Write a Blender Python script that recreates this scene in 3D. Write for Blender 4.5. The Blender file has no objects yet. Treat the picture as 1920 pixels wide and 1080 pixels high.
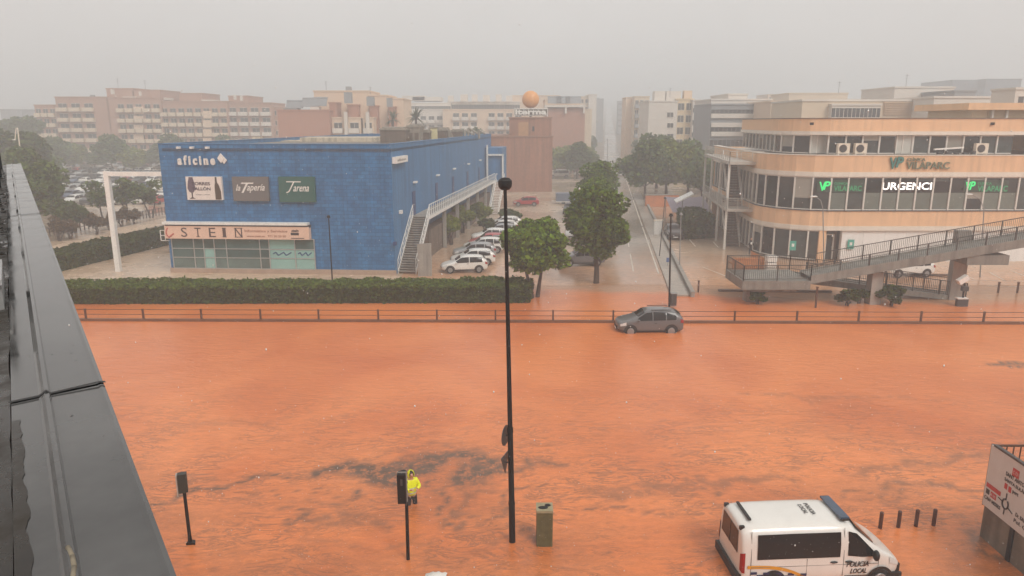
import bpy, bmesh, math, random
import numpy as np
from mathutils import Vector, Matrix, noise as mnoise
S = bpy.context.scene
C = S.collection
R = math.radians
# ------------------------------------------------------------------ camera
FPX, PITCH, CAMH = 1345.0, R(12.98), 13.0
cam = bpy.data.cameras.new("camera"); camo = bpy.data.objects.new("camera", cam); C.objects.link(camo)
cam.sensor_width = 36.0; cam.lens = FPX/1920*36.0; cam.clip_start = 0.05; cam.clip_end = 6000
camo.location = (0, 0, CAMH); camo.rotation_euler = (math.pi/2-PITCH, 0, 0)
S.camera = camo
# ------------------------------------------------------------------ world, sun, exposure
W = bpy.data.worlds.new("World"); S.world = W; W.use_nodes = True
wn = W.node_tree.nodes; wl = W.node_tree.links
bg = wn["Background"]
sky = wn.new("ShaderNodeTexSky"); sky.sky_type = 'NISHITA'; sky.sun_disc = False
SUN_EL, SUN_AZ = R(46), R(146)      # from behind the camera, to the right
sky.sun_elevation = SUN_EL; sky.sun_rotation = SUN_AZ
sky.air_density = 1.0; sky.dust_density = 6.0; sky.ozone_density = 1.0
bw = wn.new("ShaderNodeHueSaturation"); bw.inputs["Saturation"].default_value = 0.06
# cloud layer: evens the clear sky out into a grey overcast
ov = wn.new("ShaderNodeMix"); ov.data_type = 'RGBA'; ov.inputs[0].default_value = 0.80
tc = wn.new("ShaderNodeTexCoord"); cn = wn.new("ShaderNodeTexNoise"); cn.inputs["Scale"].default_value = 1.6; cn.inputs["Detail"].default_value = 4
cr = wn.new("ShaderNodeValToRGB")
cr.color_ramp.elements[0].position = 0.3; cr.color_ramp.elements[0].color = (6.6, 6.45, 6.25, 1)
cr.color_ramp.elements[1].position = 0.75; cr.color_ramp.elements[1].color = (8.3, 8.15, 7.9, 1)
wl.new(tc.outputs["Generated"], cn.inputs["Vector"]); wl.new(cn.outputs["Fac"], cr.inputs["Fac"])
wl.new(sky.outputs["Color"], bw.inputs["Color"]); wl.new(bw.outputs["Color"], ov.inputs["A"]); wl.new(cr.outputs["Color"], ov.inputs["B"])
wl.new(ov.outputs["Result"], bg.inputs["Color"]); bg.inputs["Strength"].default_value = 0.092
sl = bpy.data.lights.new("sun", 'SUN'); sl.energy = 1.5; sl.angle = R(22); sl.color = (1, .95, .88)
so = bpy.data.objects.new("sun", sl); C.objects.link(so)
so.rotation_euler = (math.pi/2-SUN_EL, 0, math.pi-SUN_AZ); so.location = (0, 0, 60)
S.view_settings.view_transform = 'Standard'; S.view_settings.look = 'None'; S.view_settings.gamma = 1.0
S.view_settings.exposure = 0.35
S.render.engine = 'CYCLES'
S.cycles.use_denoising = True
S.cycles.volume_bounces = 2; S.cycles.max_bounces = 8; S.cycles.transparent_max_bounces = 12
S.cycles.diffuse_bounces = 3; S.cycles.glossy_bounces = 3; S.cycles.caustics_reflective = False; S.cycles.caustics_refractive = False
# ------------------------------------------------------------------ survey: image pixel (1920x1080) -> place in the world
def ray(px, py):
    x, y = (px-960)/FPX, (540-py)/FPX
    c, s = math.cos(PITCH), math.sin(PITCH)
    return Vector((x, c+y*s, -s+y*c))
def g(px, py, z=0.0):
    d = ray(px, py); t = (z-CAMH)/d.z
    return Vector((d.x*t, d.y*t, z))
def at(px, py, Y):
    d = ray(px, py); t = Y/d.y
    return Vector((d.x*t, Y, CAMH+d.z*t))
def hit(px, py, P, dv):          # vertical plane through P along dv -> (distance along dv, z)
    d = ray(px, py); n = Vector((-dv[1], dv[0]))
    t = n.dot(Vector((P[0], P[1])))/n.dot(Vector((d.x, d.y)))
    q = Vector((d.x*t, d.y*t)); L = math.hypot(*dv)
    return (q-Vector((P[0], P[1]))).dot(Vector((dv[0], dv[1])))/L, CAMH+d.z*t
def terr(Y):
    if Y < 230: return 0.0
    if Y < 330: return 0.045*(Y-230)**2/200
    return 2.25+0.045*(Y-330)
# ------------------------------------------------------------------ materials
def lin(r, g_, b):
    f = lambda v: (v/255/12.92) if v <= 10 else ((v/255+.055)/1.055)**2.4
    return (f(r), f(g_), f(b))
MATS = {}
def mat(name, rgb, rough=.6, var=.12, vs=1.5, bump=0.0, bs=30, metal=0, spec=.5, emit=0, streak=0.0, objvar=0.0, trans=0, coat=0, rvar=0):
    if name in MATS: return MATS[name]
    m = bpy.data.materials.new(name); m.use_nodes = True; MATS[name] = m
    n = m.node_tree.nodes; l = m.node_tree.links; b = n["Principled BSDF"]
    c = lin(*rgb)
    b.inputs["Roughness"].default_value = rough; b.inputs["Metallic"].default_value = metal
    b.inputs["Specular IOR Level"].default_value = spec
    if coat: b.inputs["Coat Weight"].default_value = coat; b.inputs["Coat Roughness"].default_value = .05
    t = n.new("ShaderNodeTexCoord"); nz = n.new("ShaderNodeTexNoise"); nz.inputs["Scale"].default_value = vs; nz.inputs["Detail"].default_value = 5; nz.inputs["Roughness"].default_value = .65
    l.new(t.outputs["Object"], nz.inputs["Vector"])
    rp = n.new("ShaderNodeValToRGB")
    rp.color_ramp.elements[0].position = .3; rp.color_ramp.elements[1].position = .7
    rp.color_ramp.elements[0].color = (*[v*(1-var) for v in c], 1); rp.color_ramp.elements[1].color = (*[min(1, v*(1+var)) for v in c], 1)
    l.new(nz.outputs["Fac"], rp.inputs["Fac"]); col = rp.outputs["Color"]
    if streak:                       # rain-washed dirt runs down the wall
        mp = n.new("ShaderNodeMapping"); mp.inputs["Scale"].default_value = (2.2, 2.2, .12); l.new(t.outputs["Object"], mp.inputs["Vector"])
        n2 = n.new("ShaderNodeTexNoise"); n2.inputs["Scale"].default_value = 1.2; n2.inputs["Detail"].default_value = 6; l.new(mp.outputs["Vector"], n2.inputs["Vector"])
        r2 = n.new("ShaderNodeMapRange"); r2.inputs[1].default_value = .45; r2.inputs[2].default_value = .72; r2.inputs[3].default_value = 0; r2.inputs[4].default_value = streak
        l.new(n2.outputs["Fac"], r2.inputs[0])
        mx = n.new("ShaderNodeMix"); mx.data_type = 'RGBA'; l.new(r2.outputs[0], mx.inputs[0]); l.new(col, mx.inputs["A"]); mx.inputs["B"].default_value = (*[v*.35 for v in c], 1)
        col = mx.outputs["Result"]
    if objvar:
        oi = n.new("ShaderNodeObjectInfo"); hs = n.new("ShaderNodeHueSaturation"); mr = n.new("ShaderNodeMapRange")
        mr.inputs[3].default_value = 1-objvar; mr.inputs[4].default_value = 1+objvar
        l.new(oi.outputs["Random"], mr.inputs[0]); l.new(mr.outputs[0], hs.inputs["Value"]); l.new(col, hs.inputs["Color"]); col = hs.outputs["Color"]
    l.new(col, b.inputs["Base Color"])
    if rvar:
        mr = n.new("ShaderNodeMapRange"); mr.inputs[1].default_value = .35; mr.inputs[2].default_value = .65
        mr.inputs[3].default_value = max(.03, rough-rvar); mr.inputs[4].default_value = rough+rvar
        l.new(nz.outputs["Fac"], mr.inputs[0]); l.new(mr.outputs[0], b.inputs["Roughness"])
    if bump:
        nb = n.new("ShaderNodeTexNoise"); nb.inputs["Scale"].default_value = bs; nb.inputs["Detail"].default_value = 4; l.new(t.outputs["Object"], nb.inputs["Vector"])
        bp = n.new("ShaderNodeBump"); bp.inputs["Strength"].default_value = bump; bp.inputs["Distance"].default_value = .02
        l.new(nb.outputs["Fac"], bp.inputs["Height"]); l.new(bp.outputs["Normal"], b.inputs["Normal"])
    if emit:
        b.inputs["Emission Color"].default_value = (*c, 1); b.inputs["Emission Strength"].default_value = emit
    return m
def brick(name, rgb, rgb2, mort, bw_=.6, bh=.2, ms=.02, rough=.6, dirt=.2, streak=.0, bias=0):
    m = bpy.data.materials.new(name); m.use_nodes = True; MATS[name] = m
    n = m.node_tree.nodes; l = m.node_tree.links; b = n["Principled BSDF"]; b.inputs["Roughness"].default_value = rough
    t = n.new("ShaderNodeTexCoord"); sp = n.new("ShaderNodeSeparateXYZ"); l.new(t.outputs["Object"], sp.inputs[0])
    ad = n.new("ShaderNodeMath"); ad.operation = 'ADD'; l.new(sp.outputs[0], ad.inputs[0]); l.new(sp.outputs[1], ad.inputs[1])
    cb = n.new("ShaderNodeCombineXYZ"); l.new(ad.outputs[0], cb.inputs[0]); l.new(sp.outputs[2], cb.inputs[1])
    bt = n.new("ShaderNodeTexBrick"); bt.inputs["Scale"].default_value = 1; bt.inputs["Brick Width"].default_value = bw_; bt.inputs["Row Height"].default_value = bh
    bt.inputs["Mortar Size"].default_value = ms; bt.inputs["Bias"].default_value = bias
    bt.inputs["Color1"].default_value = (*lin(*rgb), 1); bt.inputs["Color2"].default_value = (*lin(*rgb2), 1); bt.inputs["Mortar"].default_value = (*lin(*mort), 1)
    l.new(cb.outputs[0], bt.inputs["Vector"])
    ms_ = n.new("ShaderNodeMapping"); ms_.inputs["Scale"].default_value = (1.6, 1.6, .07); l.new(t.outputs["Object"], ms_.inputs["Vector"])
    nst = n.new("ShaderNodeTexNoise"); nst.inputs["Scale"].default_value = 1.3; nst.inputs["Detail"].default_value = 6; nst.inputs["Roughness"].default_value = .7; l.new(ms_.outputs[0], nst.inputs["Vector"])
    mst = n.new("ShaderNodeMapRange"); mst.inputs[1].default_value = .4; mst.inputs[2].default_value = .7; mst.inputs[3].default_value = 1.06; mst.inputs[4].default_value = .74; l.new(nst.outputs["Fac"], mst.inputs[0])
    hst = n.new("ShaderNodeHueSaturation"); l.new(mst.outputs[0], hst.inputs["Value"]); l.new(bt.outputs["Color"], hst.inputs["Color"])
    mp = n.new("ShaderNodeMapping"); mp.inputs["Scale"].default_value = (.9, .9, .9 if not streak else .08); l.new(t.outputs["Object"], mp.inputs["Vector"])
    nz = n.new("ShaderNodeTexNoise"); nz.inputs["Scale"].default_value = 1.0; nz.inputs["Detail"].default_value = 7; nz.inputs["Roughness"].default_value = .7; l.new(mp.outputs[0], nz.inputs["Vector"])
    mr = n.new("ShaderNodeMapRange"); mr.inputs[1].default_value = .3; mr.inputs[2].default_value = .7; mr.inputs[3].default_value = 1-dirt; mr.inputs[4].default_value = 1+dirt; l.new(nz.outputs["Fac"], mr.inputs[0])
    hs = n.new("ShaderNodeHueSaturation"); l.new(mr.outputs[0], hs.inputs["Value"]); l.new(hst.outputs[0], hs.inputs["Color"]); l.new(hs.outputs[0], b.inputs["Base Color"])
    bp = n.new("ShaderNodeBump"); bp.inputs["Strength"].default_value = .4; bp.inputs["Distance"].default_value = .01; l.new(bt.outputs["Fac"], bp.inputs["Height"]); bp.invert = True
    l.new(bp.outputs[0], b.inputs["Normal"])
    return m
def leafmat(name, rgb, var=.45):
    m = bpy.data.materials.new(name); m.use_nodes = True; MATS[name] = m
    n = m.node_tree.nodes; l = m.node_tree.links; b = n["Principled BSDF"]; b.inputs["Roughness"].default_value = .6; b.inputs["Specular IOR Level"].default_value = .12
    gi = n.new("ShaderNodeNewGeometry"); rp = n.new("ShaderNodeValToRGB"); c = lin(*rgb)
    e = rp.color_ramp.elements
    e[0].color = (*[v*(1-var) for v in c], 1); e[1].color = (c[0]*(1+var*1.1), c[1]*(1+var), c[2]*(1+var*.3), 1)
    l.new(gi.outputs["Random Per Island"], rp.inputs["Fac"])
    oi = n.new("ShaderNodeObjectInfo"); mr = n.new("ShaderNodeMapRange"); mr.inputs[3].default_value = .82; mr.inputs[4].default_value = 1.18; l.new(oi.outputs["Random"], mr.inputs[0])
    hs = n.new("ShaderNodeHueSaturation"); l.new(mr.outputs[0], hs.inputs["Value"]); l.new(rp.outputs[0], hs.inputs["Color"]); l.new(hs.outputs[0], b.inputs["Base Color"])
    tr = n.new("ShaderNodeBsdfTranslucent"); l.new(hs.outputs[0], tr.inputs["Color"]); ms = n.new("ShaderNodeMixShader"); ms.inputs[0].default_value = .3
    l.new(b.outputs[0], ms.inputs[1]); l.new(tr.outputs[0], ms.inputs[2]); l.new(ms.outputs[0], n["Material Output"].inputs["Surface"])
    return m
# ------------------------------------------------------------------ mesh builder and object helpers
class MB:
    def __init__(s): s.v = []; s.f = []; s.m = []; s.mi = 0
    def face(s, *p):
        k = len(s.v); s.v += [tuple(q) for q in p]; s.f.append(tuple(range(k, k+len(p)))); s.m.append(s.mi); return s
    def mesh(s, vs, fs):
        k = len(s.v); s.v += [tuple(q) for q in vs]; s.f += [tuple(i+k for i in f) for f in fs]; s.m += [s.mi]*len(fs); return s
    def obox(s, p, a, b, c):        # origin corner and three edge vectors
        p, a, b, c = map(Vector, (p, a, b, c)); v = [p, p+a, p+a+b, p+b, p+c, p+a+c, p+a+b+c, p+b+c]
        if a.cross(b).dot(c) < 0: fs = [(0, 1, 2, 3), (4, 7, 6, 5), (0, 4, 5, 1), (1, 5, 6, 2), (2, 6, 7, 3), (3, 7, 4, 0)]
        else: fs = [(0, 3, 2, 1), (4, 5, 6, 7), (0, 1, 5, 4), (1, 2, 6, 5), (2, 3, 7, 6), (3, 0, 4, 7)]
        return s.mesh(v, fs)
    def box(s, x0, x1, y0, y1, z0, z1): return s.obox((x0, y0, z0), (x1-x0, 0, 0), (0, y1-y0, 0), (0, 0, z1-z0))
    def prism(s, poly, z0, z1):
        n = len(poly); v = [(p[0], p[1], z0) for p in poly]+[(p[0], p[1], z1) for p in poly]
        ar = sum(poly[i][0]*poly[(i+1) % n][1]-poly[(i+1) % n][0]*poly[i][1] for i in range(n))
        fs = [tuple(range(n-1, -1, -1)), tuple(range(n, 2*n))]+[(i, (i+1) % n, n+(i+1) % n, n+i) for i in range(n)]
        if ar < 0: fs = [tuple(reversed(f)) for f in fs]
        return s.mesh(v, fs)
    def tube(s, p0, p1, r0, r1=None, n=8, cap=True):
        p0, p1 = Vector(p0), Vector(p1); r1 = r0 if r1 is None else r1
        d = (p1-p0).normalized(); u = d.orthogonal().normalized(); w = d.cross(u)
        v = []; fs = []
        for p, r in ((p0, r0), (p1, r1)):
            for i in range(n): a = 2*math.pi*i/n; v.append(p+u*math.cos(a)*r+w*math.sin(a)*r)
        fs = [(i, (i+1) % n, n+(i+1) % n, n+i) for i in range(n)]
        if cap: fs += [tuple(range(n-1, -1, -1)), tuple(range(n, 2*n))]
        return s.mesh(v, fs)
    def bar(s, p0, p1, w, h=None):   # square bar
        p0, p1 = Vector(p0), Vector(p1); h = w if h is None else h
        d = (p1-p0); dn = d.normalized(); up = Vector((0, 0, 1)) if abs(dn.z) < .95 else Vector((1, 0, 0))
        a = dn.cross(up).normalized()*w; b = a.cross(dn).normalized()*h
        return s.obox(p0-a/2-b/2, d, a, b)
    def path(s, pts, r, n=6):
        for a, b in zip(pts[:-1], pts[1:]): s.tube(a, b, r, r, n)
        return s
    def ball(s, c, rx, ry=None, rz=None, nu=14, nv=9):
        ry = rx if ry is None else ry; rz = rx if rz is None else rz; v = []; fs = []
        for j in range(nv+1):
            t = math.pi*j/nv
            for i in range(nu): a = 2*math.pi*i/nu; v.append((c[0]+rx*math.sin(t)*math.cos(a), c[1]+ry*math.sin(t)*math.sin(a), c[2]+rz*math.cos(t)))
        for j in range(nv):
            for i in range(nu): fs.append((j*nu+i, (j+1)*nu+i, (j+1)*nu+(i+1) % nu, j*nu+(i+1) % nu))
        return s.mesh(v, fs)
ORG = {}
def _mesh(name, mb, mats, off=(0, 0, 0), smooth=False):
    me = bpy.data.meshes.new(name); o = Vector(off)
    me.from_pydata([tuple(Vector(v)-o) for v in mb.v], [], mb.f)
    mats = mats if isinstance(mats, (list, tuple)) else [mats]
    for m in mats: me.materials.append(m)
    if len(mats) > 1: me.polygons.foreach_set("material_index", mb.m)
    if smooth: me.polygons.foreach_set("use_smooth", [True]*len(me.polygons))
    me.update(); return me
def add(name, me, parent=None, loc=None):
    o = bpy.data.objects.new(name, me); C.objects.link(o)
    if parent is not None: o.parent = parent
    if loc is not None: o.location = loc
    return o
def obj(name, mb, mats, parent=None, smooth=False, org=None):
    """mesh given in world metres; stored relative to its thing's base"""
    base = ORG[parent.name] if parent is not None else Vector(org if org is not None else (0, 0, 0))
    o = add(name, _mesh(name, mb, mats, base, smooth), parent, None if parent is not None else base)
    ORG[o.name] = base; return o
def inst(name, me, parent, loc, rz=0, sc=None):
    base = ORG[parent.name]; o = add(name, me, parent, Vector(loc)-base); o.rotation_euler = (0, 0, rz)
    if sc: o.scale = sc
    ORG[o.name] = Vector(loc); return o
def tag(o, label=None, cat=None, group=None, kind=None):
    if label: o["label"] = label
    if cat: o["category"] = cat
    if group: o["group"] = group
    if kind: o["kind"] = kind
    return o
def thing(name, label, cat, loc=(0, 0, 0), group=None):
    o = bpy.data.objects.new(name, None); C.objects.link(o); o.location = loc; ORG[o.name] = Vector(loc); o.empty_display_size = .2
    return tag(o, label, cat, group)
def kids(o): return [c for c in KID.get(o.name, [])]
def copy_tree(o, parent=None):
    c = o.copy(); C.objects.link(c)
    if parent is not None: c.parent = parent
    for ch in o.children: copy_tree(ch, c)
    return c
def struct(name, mb, m, org=(0, 0, 0), smooth=False): return tag(obj(name, mb, m, None, smooth, org), kind='structure')
_fc = {}
def text_mb(mb, s, o, ux, uz, w, h, d=.03, shear=0.0, bold=0.0, up=None):
    """lettering of width w and height h laid on the plane (ux, uz) at o, standing d proud along ux x uz"""
    key = (s, shear, bold)
    if key not in _fc:
        cu = bpy.data.curves.new("lettering", 'FONT'); cu.body = s; cu.shear = shear; cu.offset = bold; cu.extrude = .02; cu.resolution_u = 3; cu.fill_mode = 'BOTH'
        ob = bpy.data.objects.new("lettering", cu); C.objects.link(ob); bpy.context.view_layer.update()
        me = bpy.data.meshes.new_from_object(ob.evaluated_get(bpy.context.evaluated_depsgraph_get()))
        _fc[key] = ([tuple(v.co) for v in me.vertices], [tuple(p.vertices) for p in me.polygons])
        bpy.data.objects.remove(ob); bpy.data.curves.remove(cu); bpy.data.meshes.remove(me)
    vs, fs = _fc[key]
    xs = [v[0] for v in vs]; ys = [v[1] for v in vs]; x0, x1, y0, y1 = min(xs), max(xs), min(ys), max(ys)
    o, ux, uz = Vector(o), Vector(ux).normalized(), Vector(uz).normalized(); nn = ux.cross(uz)
    return mb.mesh([o+ux*((v[0]-x0)/(x1-x0)*w)+uz*((v[1]-y0)/(y1-y0)*h)+nn*(d if v[2] > 0 else 0.002) for v in vs], fs)
random.seed(7)
# ================================================================== materials
m_conc = mat("concrete", (150, 145, 137), .75, .16, .8, .25, 14, streak=.5)
m_concd = mat("bridge_concrete", (128, 127, 120), .75, .18, .9, .25, 14, streak=.55)
m_black = mat("black_metal", (14, 14, 15), .5, .2, 4, .1, 60, spec=.25)
m_dkgrey = mat("dark_grey_metal", (62, 62, 62), .45, .2, 3)
m_grey = mat("grey_metal", (135, 135, 133), .45, .12, 3)
m_white = mat("white_paint", (226, 224, 218), .5, .06, 2, streak=.18)
m_cream = mat("cream_paint", (226, 214, 196), .55, .07, 1.5, streak=.25)
m_rail = mat("rusty_rail", (84, 52, 34), .6, .35, 5)
m_rubber = mat("rubber", (20, 20, 20), .8, .2, 6)
m_alu = mat("aluminium", (190, 190, 188), .35, .1, 5, metal=.6)
m_trunk = mat("bark", (74, 62, 52), .9, .3, 6, .5, 25)
m_leaf_st = leafmat("ficus_leaves", (94, 120, 40), .65)
m_leaf_far = leafmat("far_leaves", (84, 102, 50), .45)
m_leaf_br = leafmat("light_leaves", (116, 128, 50), .4)
m_leaf_hg = leafmat("hedge_leaves", (66, 82, 28), .5)
m_leaf_hg2 = leafmat("hedge_top_leaves", (86, 106, 42), .5)
m_palm = leafmat("palm_leaves", (82, 90, 62), .35)
# ================================================================== ground, water, roads
def ground_mat(name, a, b, rough, edge=None, rv=.12, silt=None):
    m = bpy.data.materials.new(name); m.use_nodes = True; n = m.node_tree.nodes; l = m.node_tree.links; p = n["Principled BSDF"]
    t = n.new("ShaderNodeTexCoord")
    n1 = n.new("ShaderNodeTexNoise"); n1.inputs["Scale"].default_value = .07; n1.inputs["Detail"].default_value = 8; n1.inputs["Roughness"].default_value = .62; l.new(t.outputs["Object"], n1.inputs["Vector"])
    rp = n.new("ShaderNodeValToRGB"); rp.color_ramp.elements[0].position = .36; rp.color_ramp.elements[1].position = .64
    rp.color_ramp.elements[0].color = (*lin(*a), 1); rp.color_ramp.elements[1].color = (*lin(*b), 1); l.new(n1.outputs["Fac"], rp.inputs["Fac"])
    n2 = n.new("ShaderNodeTexNoise"); n2.inputs["Scale"].default_value = 1.7; n2.inputs["Detail"].default_value = 5; l.new(t.outputs["Object"], n2.inputs["Vector"])
    mr = n.new("ShaderNodeMapRange"); mr.inputs[1].default_value = .25; mr.inputs[2].default_value = .75; mr.inputs[3].default_value = .8; mr.inputs[4].default_value = 1.2; l.new(n2.outputs["Fac"], mr.inputs[0])
    hs = n.new("ShaderNodeHueSaturation"); l.new(mr.outputs[0], hs.inputs["Value"]); gc = rp.outputs[0]
    if silt:                         # muddy film washed up from the flooded road
        sx = n.new("ShaderNodeSeparateXYZ"); l.new(t.outputs["Object"], sx.inputs[0]); ns = n.new("ShaderNodeTexNoise"); ns.inputs["Scale"].default_value = .16; ns.inputs["Detail"].default_value = 6; l.new(t.outputs["Object"], ns.inputs["Vector"])
        mm = n.new("ShaderNodeMath"); mm.operation = 'MULTIPLY_ADD'; mm.inputs[1].default_value = -26; l.new(ns.outputs["Fac"], mm.inputs[0]); l.new(sx.outputs[1], mm.inputs[2])
        mq = n.new("ShaderNodeMapRange"); mq.inputs[1].default_value = 44; mq.inputs[2].default_value = 66; mq.inputs[3].default_value = .85; mq.inputs[4].default_value = 0; l.new(mm.outputs[0], mq.inputs[0])
        mz = n.new("ShaderNodeMix"); mz.data_type = 'RGBA'; l.new(mq.outputs[0], mz.inputs[0]); l.new(gc, mz.inputs["A"]); mz.inputs["B"].default_value = (*lin(*silt), 1); gc = mz.outputs["Result"]
    l.new(gc, hs.inputs["Color"]); l.new(hs.outputs[0], p.inputs["Base Color"])
    mr2 = n.new("ShaderNodeMapRange"); mr2.inputs[1].default_value = .4; mr2.inputs[2].default_value = .6; mr2.inputs[3].default_value = rough-rv; mr2.inputs[4].default_value = rough+rv; l.new(n1.outputs["Fac"], mr2.inputs[0]); l.new(mr2.outputs[0], p.inputs["Roughness"])
    n3 = n.new("ShaderNodeTexNoise"); n3.inputs["Scale"].default_value = 9; n3.inputs["Detail"].default_value = 3; l.new(t.outputs["Object"], n3.inputs["Vector"])
    bp = n.new("ShaderNodeBump"); bp.inputs["Strength"].default_value = .35; bp.inputs["Distance"].default_value = .02; l.new(n3.outputs["Fac"], bp.inputs["Height"]); l.new(bp.outputs[0], p.inputs["Normal"])
    return m
m_earth = ground_mat("wet_earth", (108, 92, 74), (126, 112, 94), .5)
m_lot = ground_mat("wet_car_park", (168, 146, 124), (188, 168, 146), .19, silt=(198, 146, 108))
m_sand = ground_mat("sandy_paving", (186, 160, 134), (206, 180, 154), .32)
m_street = ground_mat("wet_asphalt", (142, 130, 118), (162, 150, 138), .16, silt=(190, 138, 100))
m_walk = ground_mat("pavement_slabs", (152, 142, 130), (170, 160, 148), .4)
m_line = mat("road_paint", (192, 182, 168), .4, .25, 2)
def sheet(xs, ys, zf):
    mb = MB(); nx = len(xs)
    mb.v = [(x, y, zf(x, y)) for y in ys for x in xs]
    mb.f = [(j*nx+i, j*nx+i+1, (j+1)*nx+i+1, (j+1)*nx+i) for j in range(len(ys)-1) for i in range(nx-1)]
    mb.m = [0]*len(mb.f); return mb
Ys = [-80, 40, 54, 57.5, 80, 120, 160, 200, 225]+list(range(235, 340, 10))+[400, 600, 900, 1400]
struct('ground', sheet([-900, -300, 0, 300, 900], Ys, lambda x, y: (-.35 if y < 56 else -.012)+terr(y)), m_earth)
struct('car_park', sheet([-200, -9.5, 7, 30, 200], [57.4, 80, 120, 170, 229], lambda x, y: 0.004), m_lot)
struct('forecourt', sheet([-60, -40, -9.6], [54.2, 60, 72], lambda x, y: 0.010), m_sand)
# flood water: silt attribute holds silt streaks and a painted-in darkening of the near water
def seg_d(p, a, b):
    ax, ay = a; bx, by = b; dx, dy = bx-ax, by-ay; t = max(0, min(1, ((p[0]-ax)*dx+(p[1]-ay)*dy)/(dx*dx+dy*dy+1e-9)))
    return math.hypot(p[0]-ax-dx*t, p[1]-ay-dy*t), t
EDD = [([(270, 945), (330, 930), (400, 910), (480, 898), (560, 893), (620, 885)], .10, .22, 1.0), ([(1010, 905), (960, 915), (935, 930), (950, 950), (925, 965), (880, 958)], .08, .16, .9), ([(700, 905), (660, 920), (690, 938), (640, 948), (600, 945)], .08, .15, .9), ([(820, 890), (800, 915), (840, 935), (825, 955), (850, 975)], .08, .15, .9), ([(520, 940), (570, 960), (540, 985), (600, 1000)], .08, .14, .8), ([(1090, 960), (1150, 950), (1210, 965), (1290, 955)], .08, .16, .8),
       ([(600, 888), (650, 876), (700, 888), (745, 892), (790, 868), (835, 852), (880, 850), (905, 862)], .45, .85, 1.),
       ([(880, 852), (912, 868), (925, 885), (890, 893), (880, 880)], .8, .6, 1.), ([(905, 880), (960, 880), (1010, 870), (1050, 878)], .35, .3, .8),
       ([(640, 872), (700, 850), (800, 835), (880, 832)], .1, .18, .5),
       ([(560, 985), (620, 975), (690, 972), (720, 990)], .25, .35, .6), ([(800, 930), (850, 905), (900, 925), (860, 960), (830, 985)], .18, .25, .6),
       ([(860, 955), (880, 975), (860, 985)], .25, .2, .7), ([(980, 988), (1000, 1000)], .35, .2, .8),
       ([(1080, 905), (1160, 925), (1260, 912), (1350, 915), (1440, 890), (1500, 905)], .25, .4, .55),
       ([(1560, 930), (1640, 915), (1700, 905), (1760, 915), (1850, 918)], .22, .3, .7),
       ([(1600, 880), (1700, 872), (1790, 862), (1860, 850)], .3, .35, .6), ([(1600, 945), (1660, 935), (1710, 925)], .25, .2, .6),
       ([(900, 1035), (950, 1010), (980, 1000)], .2, .2, .5), ([(520, 925), (600, 940), (640, 960)], .1, .2, .5),
       ([(1400, 740), (1560, 748), (1700, 742)], .12, .35, .35), ([(1860, 684), (1920, 683)], .2, .1, .9), ([(1820, 1000), (1835, 1040), (1880, 1050)], .4, .4, .8),
       ([(300, 800), (420, 790), (520, 800)], .1, .3, .3), ([(560, 1010), (700, 1030), (800, 1020)], .2, .2, .4)]
EDW = []
for pl, w0, w1, a in EDD:
    q = [(g(*p).x, g(*p).y) for p in pl]
    EDW.append((q, w0, w1, a, min(p[0] for p in q)-2, max(p[0] for p in q)+2, min(p[1] for p in q)-2, max(p[1] for p in q)+2))
xs = list(np.arange(-900, -60, 120.0))+list(np.arange(-60, -30, 3.0))+list(np.arange(-30, 40, .22))+list(np.arange(40, 70, 3.0))+list(np.arange(70, 901, 118.0))
ys = [-80, -40, 0, 8]+list(np.arange(12, 30, .16))+list(np.arange(30, 58.2, .4))
WAKE = [(*g(961, 1016)[:2], .1), (*g(765, 1049)[:2], .06), (*g(357, 1019)[:2], .08), (*g(772, 944)[:2], .2), (*g(1021, 1014)[:2], .3)]+[(*g(px_, 989)[:2], .06) for px_ in (1650, 1684, 1717, 1750)]
def wz(x, y):
    if not (-14 < x < 18 and 15 < y < 26): return 0.0
    z = 0
    for a, b, r in WAKE:
        d = math.hypot(x-a, y-b)-r
        if d < 2.2: z += .016*math.sin(d*11+mnoise.noise(Vector((x, y, 0))))*math.exp(-max(0, d)/.7)
    dx, dy = max(0, abs(x-9)-2.5), max(0, abs(y-19.3)-.95); d = math.hypot(dx, dy)
    if d < 2.5: z += .015*math.sin(d*8+2*mnoise.noise(Vector((x*.8, y*.8, 0))))*math.exp(-d/.8)
    return z
wmb = sheet(xs, ys, wz)
wme = _mesh('flood_water', wmb, [], (0, 0, 0), True)
at_ = wme.attributes.new("silt", 'FLOAT', 'POINT'); vals = np.zeros(len(wmb.v), dtype=np.float32)
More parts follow.
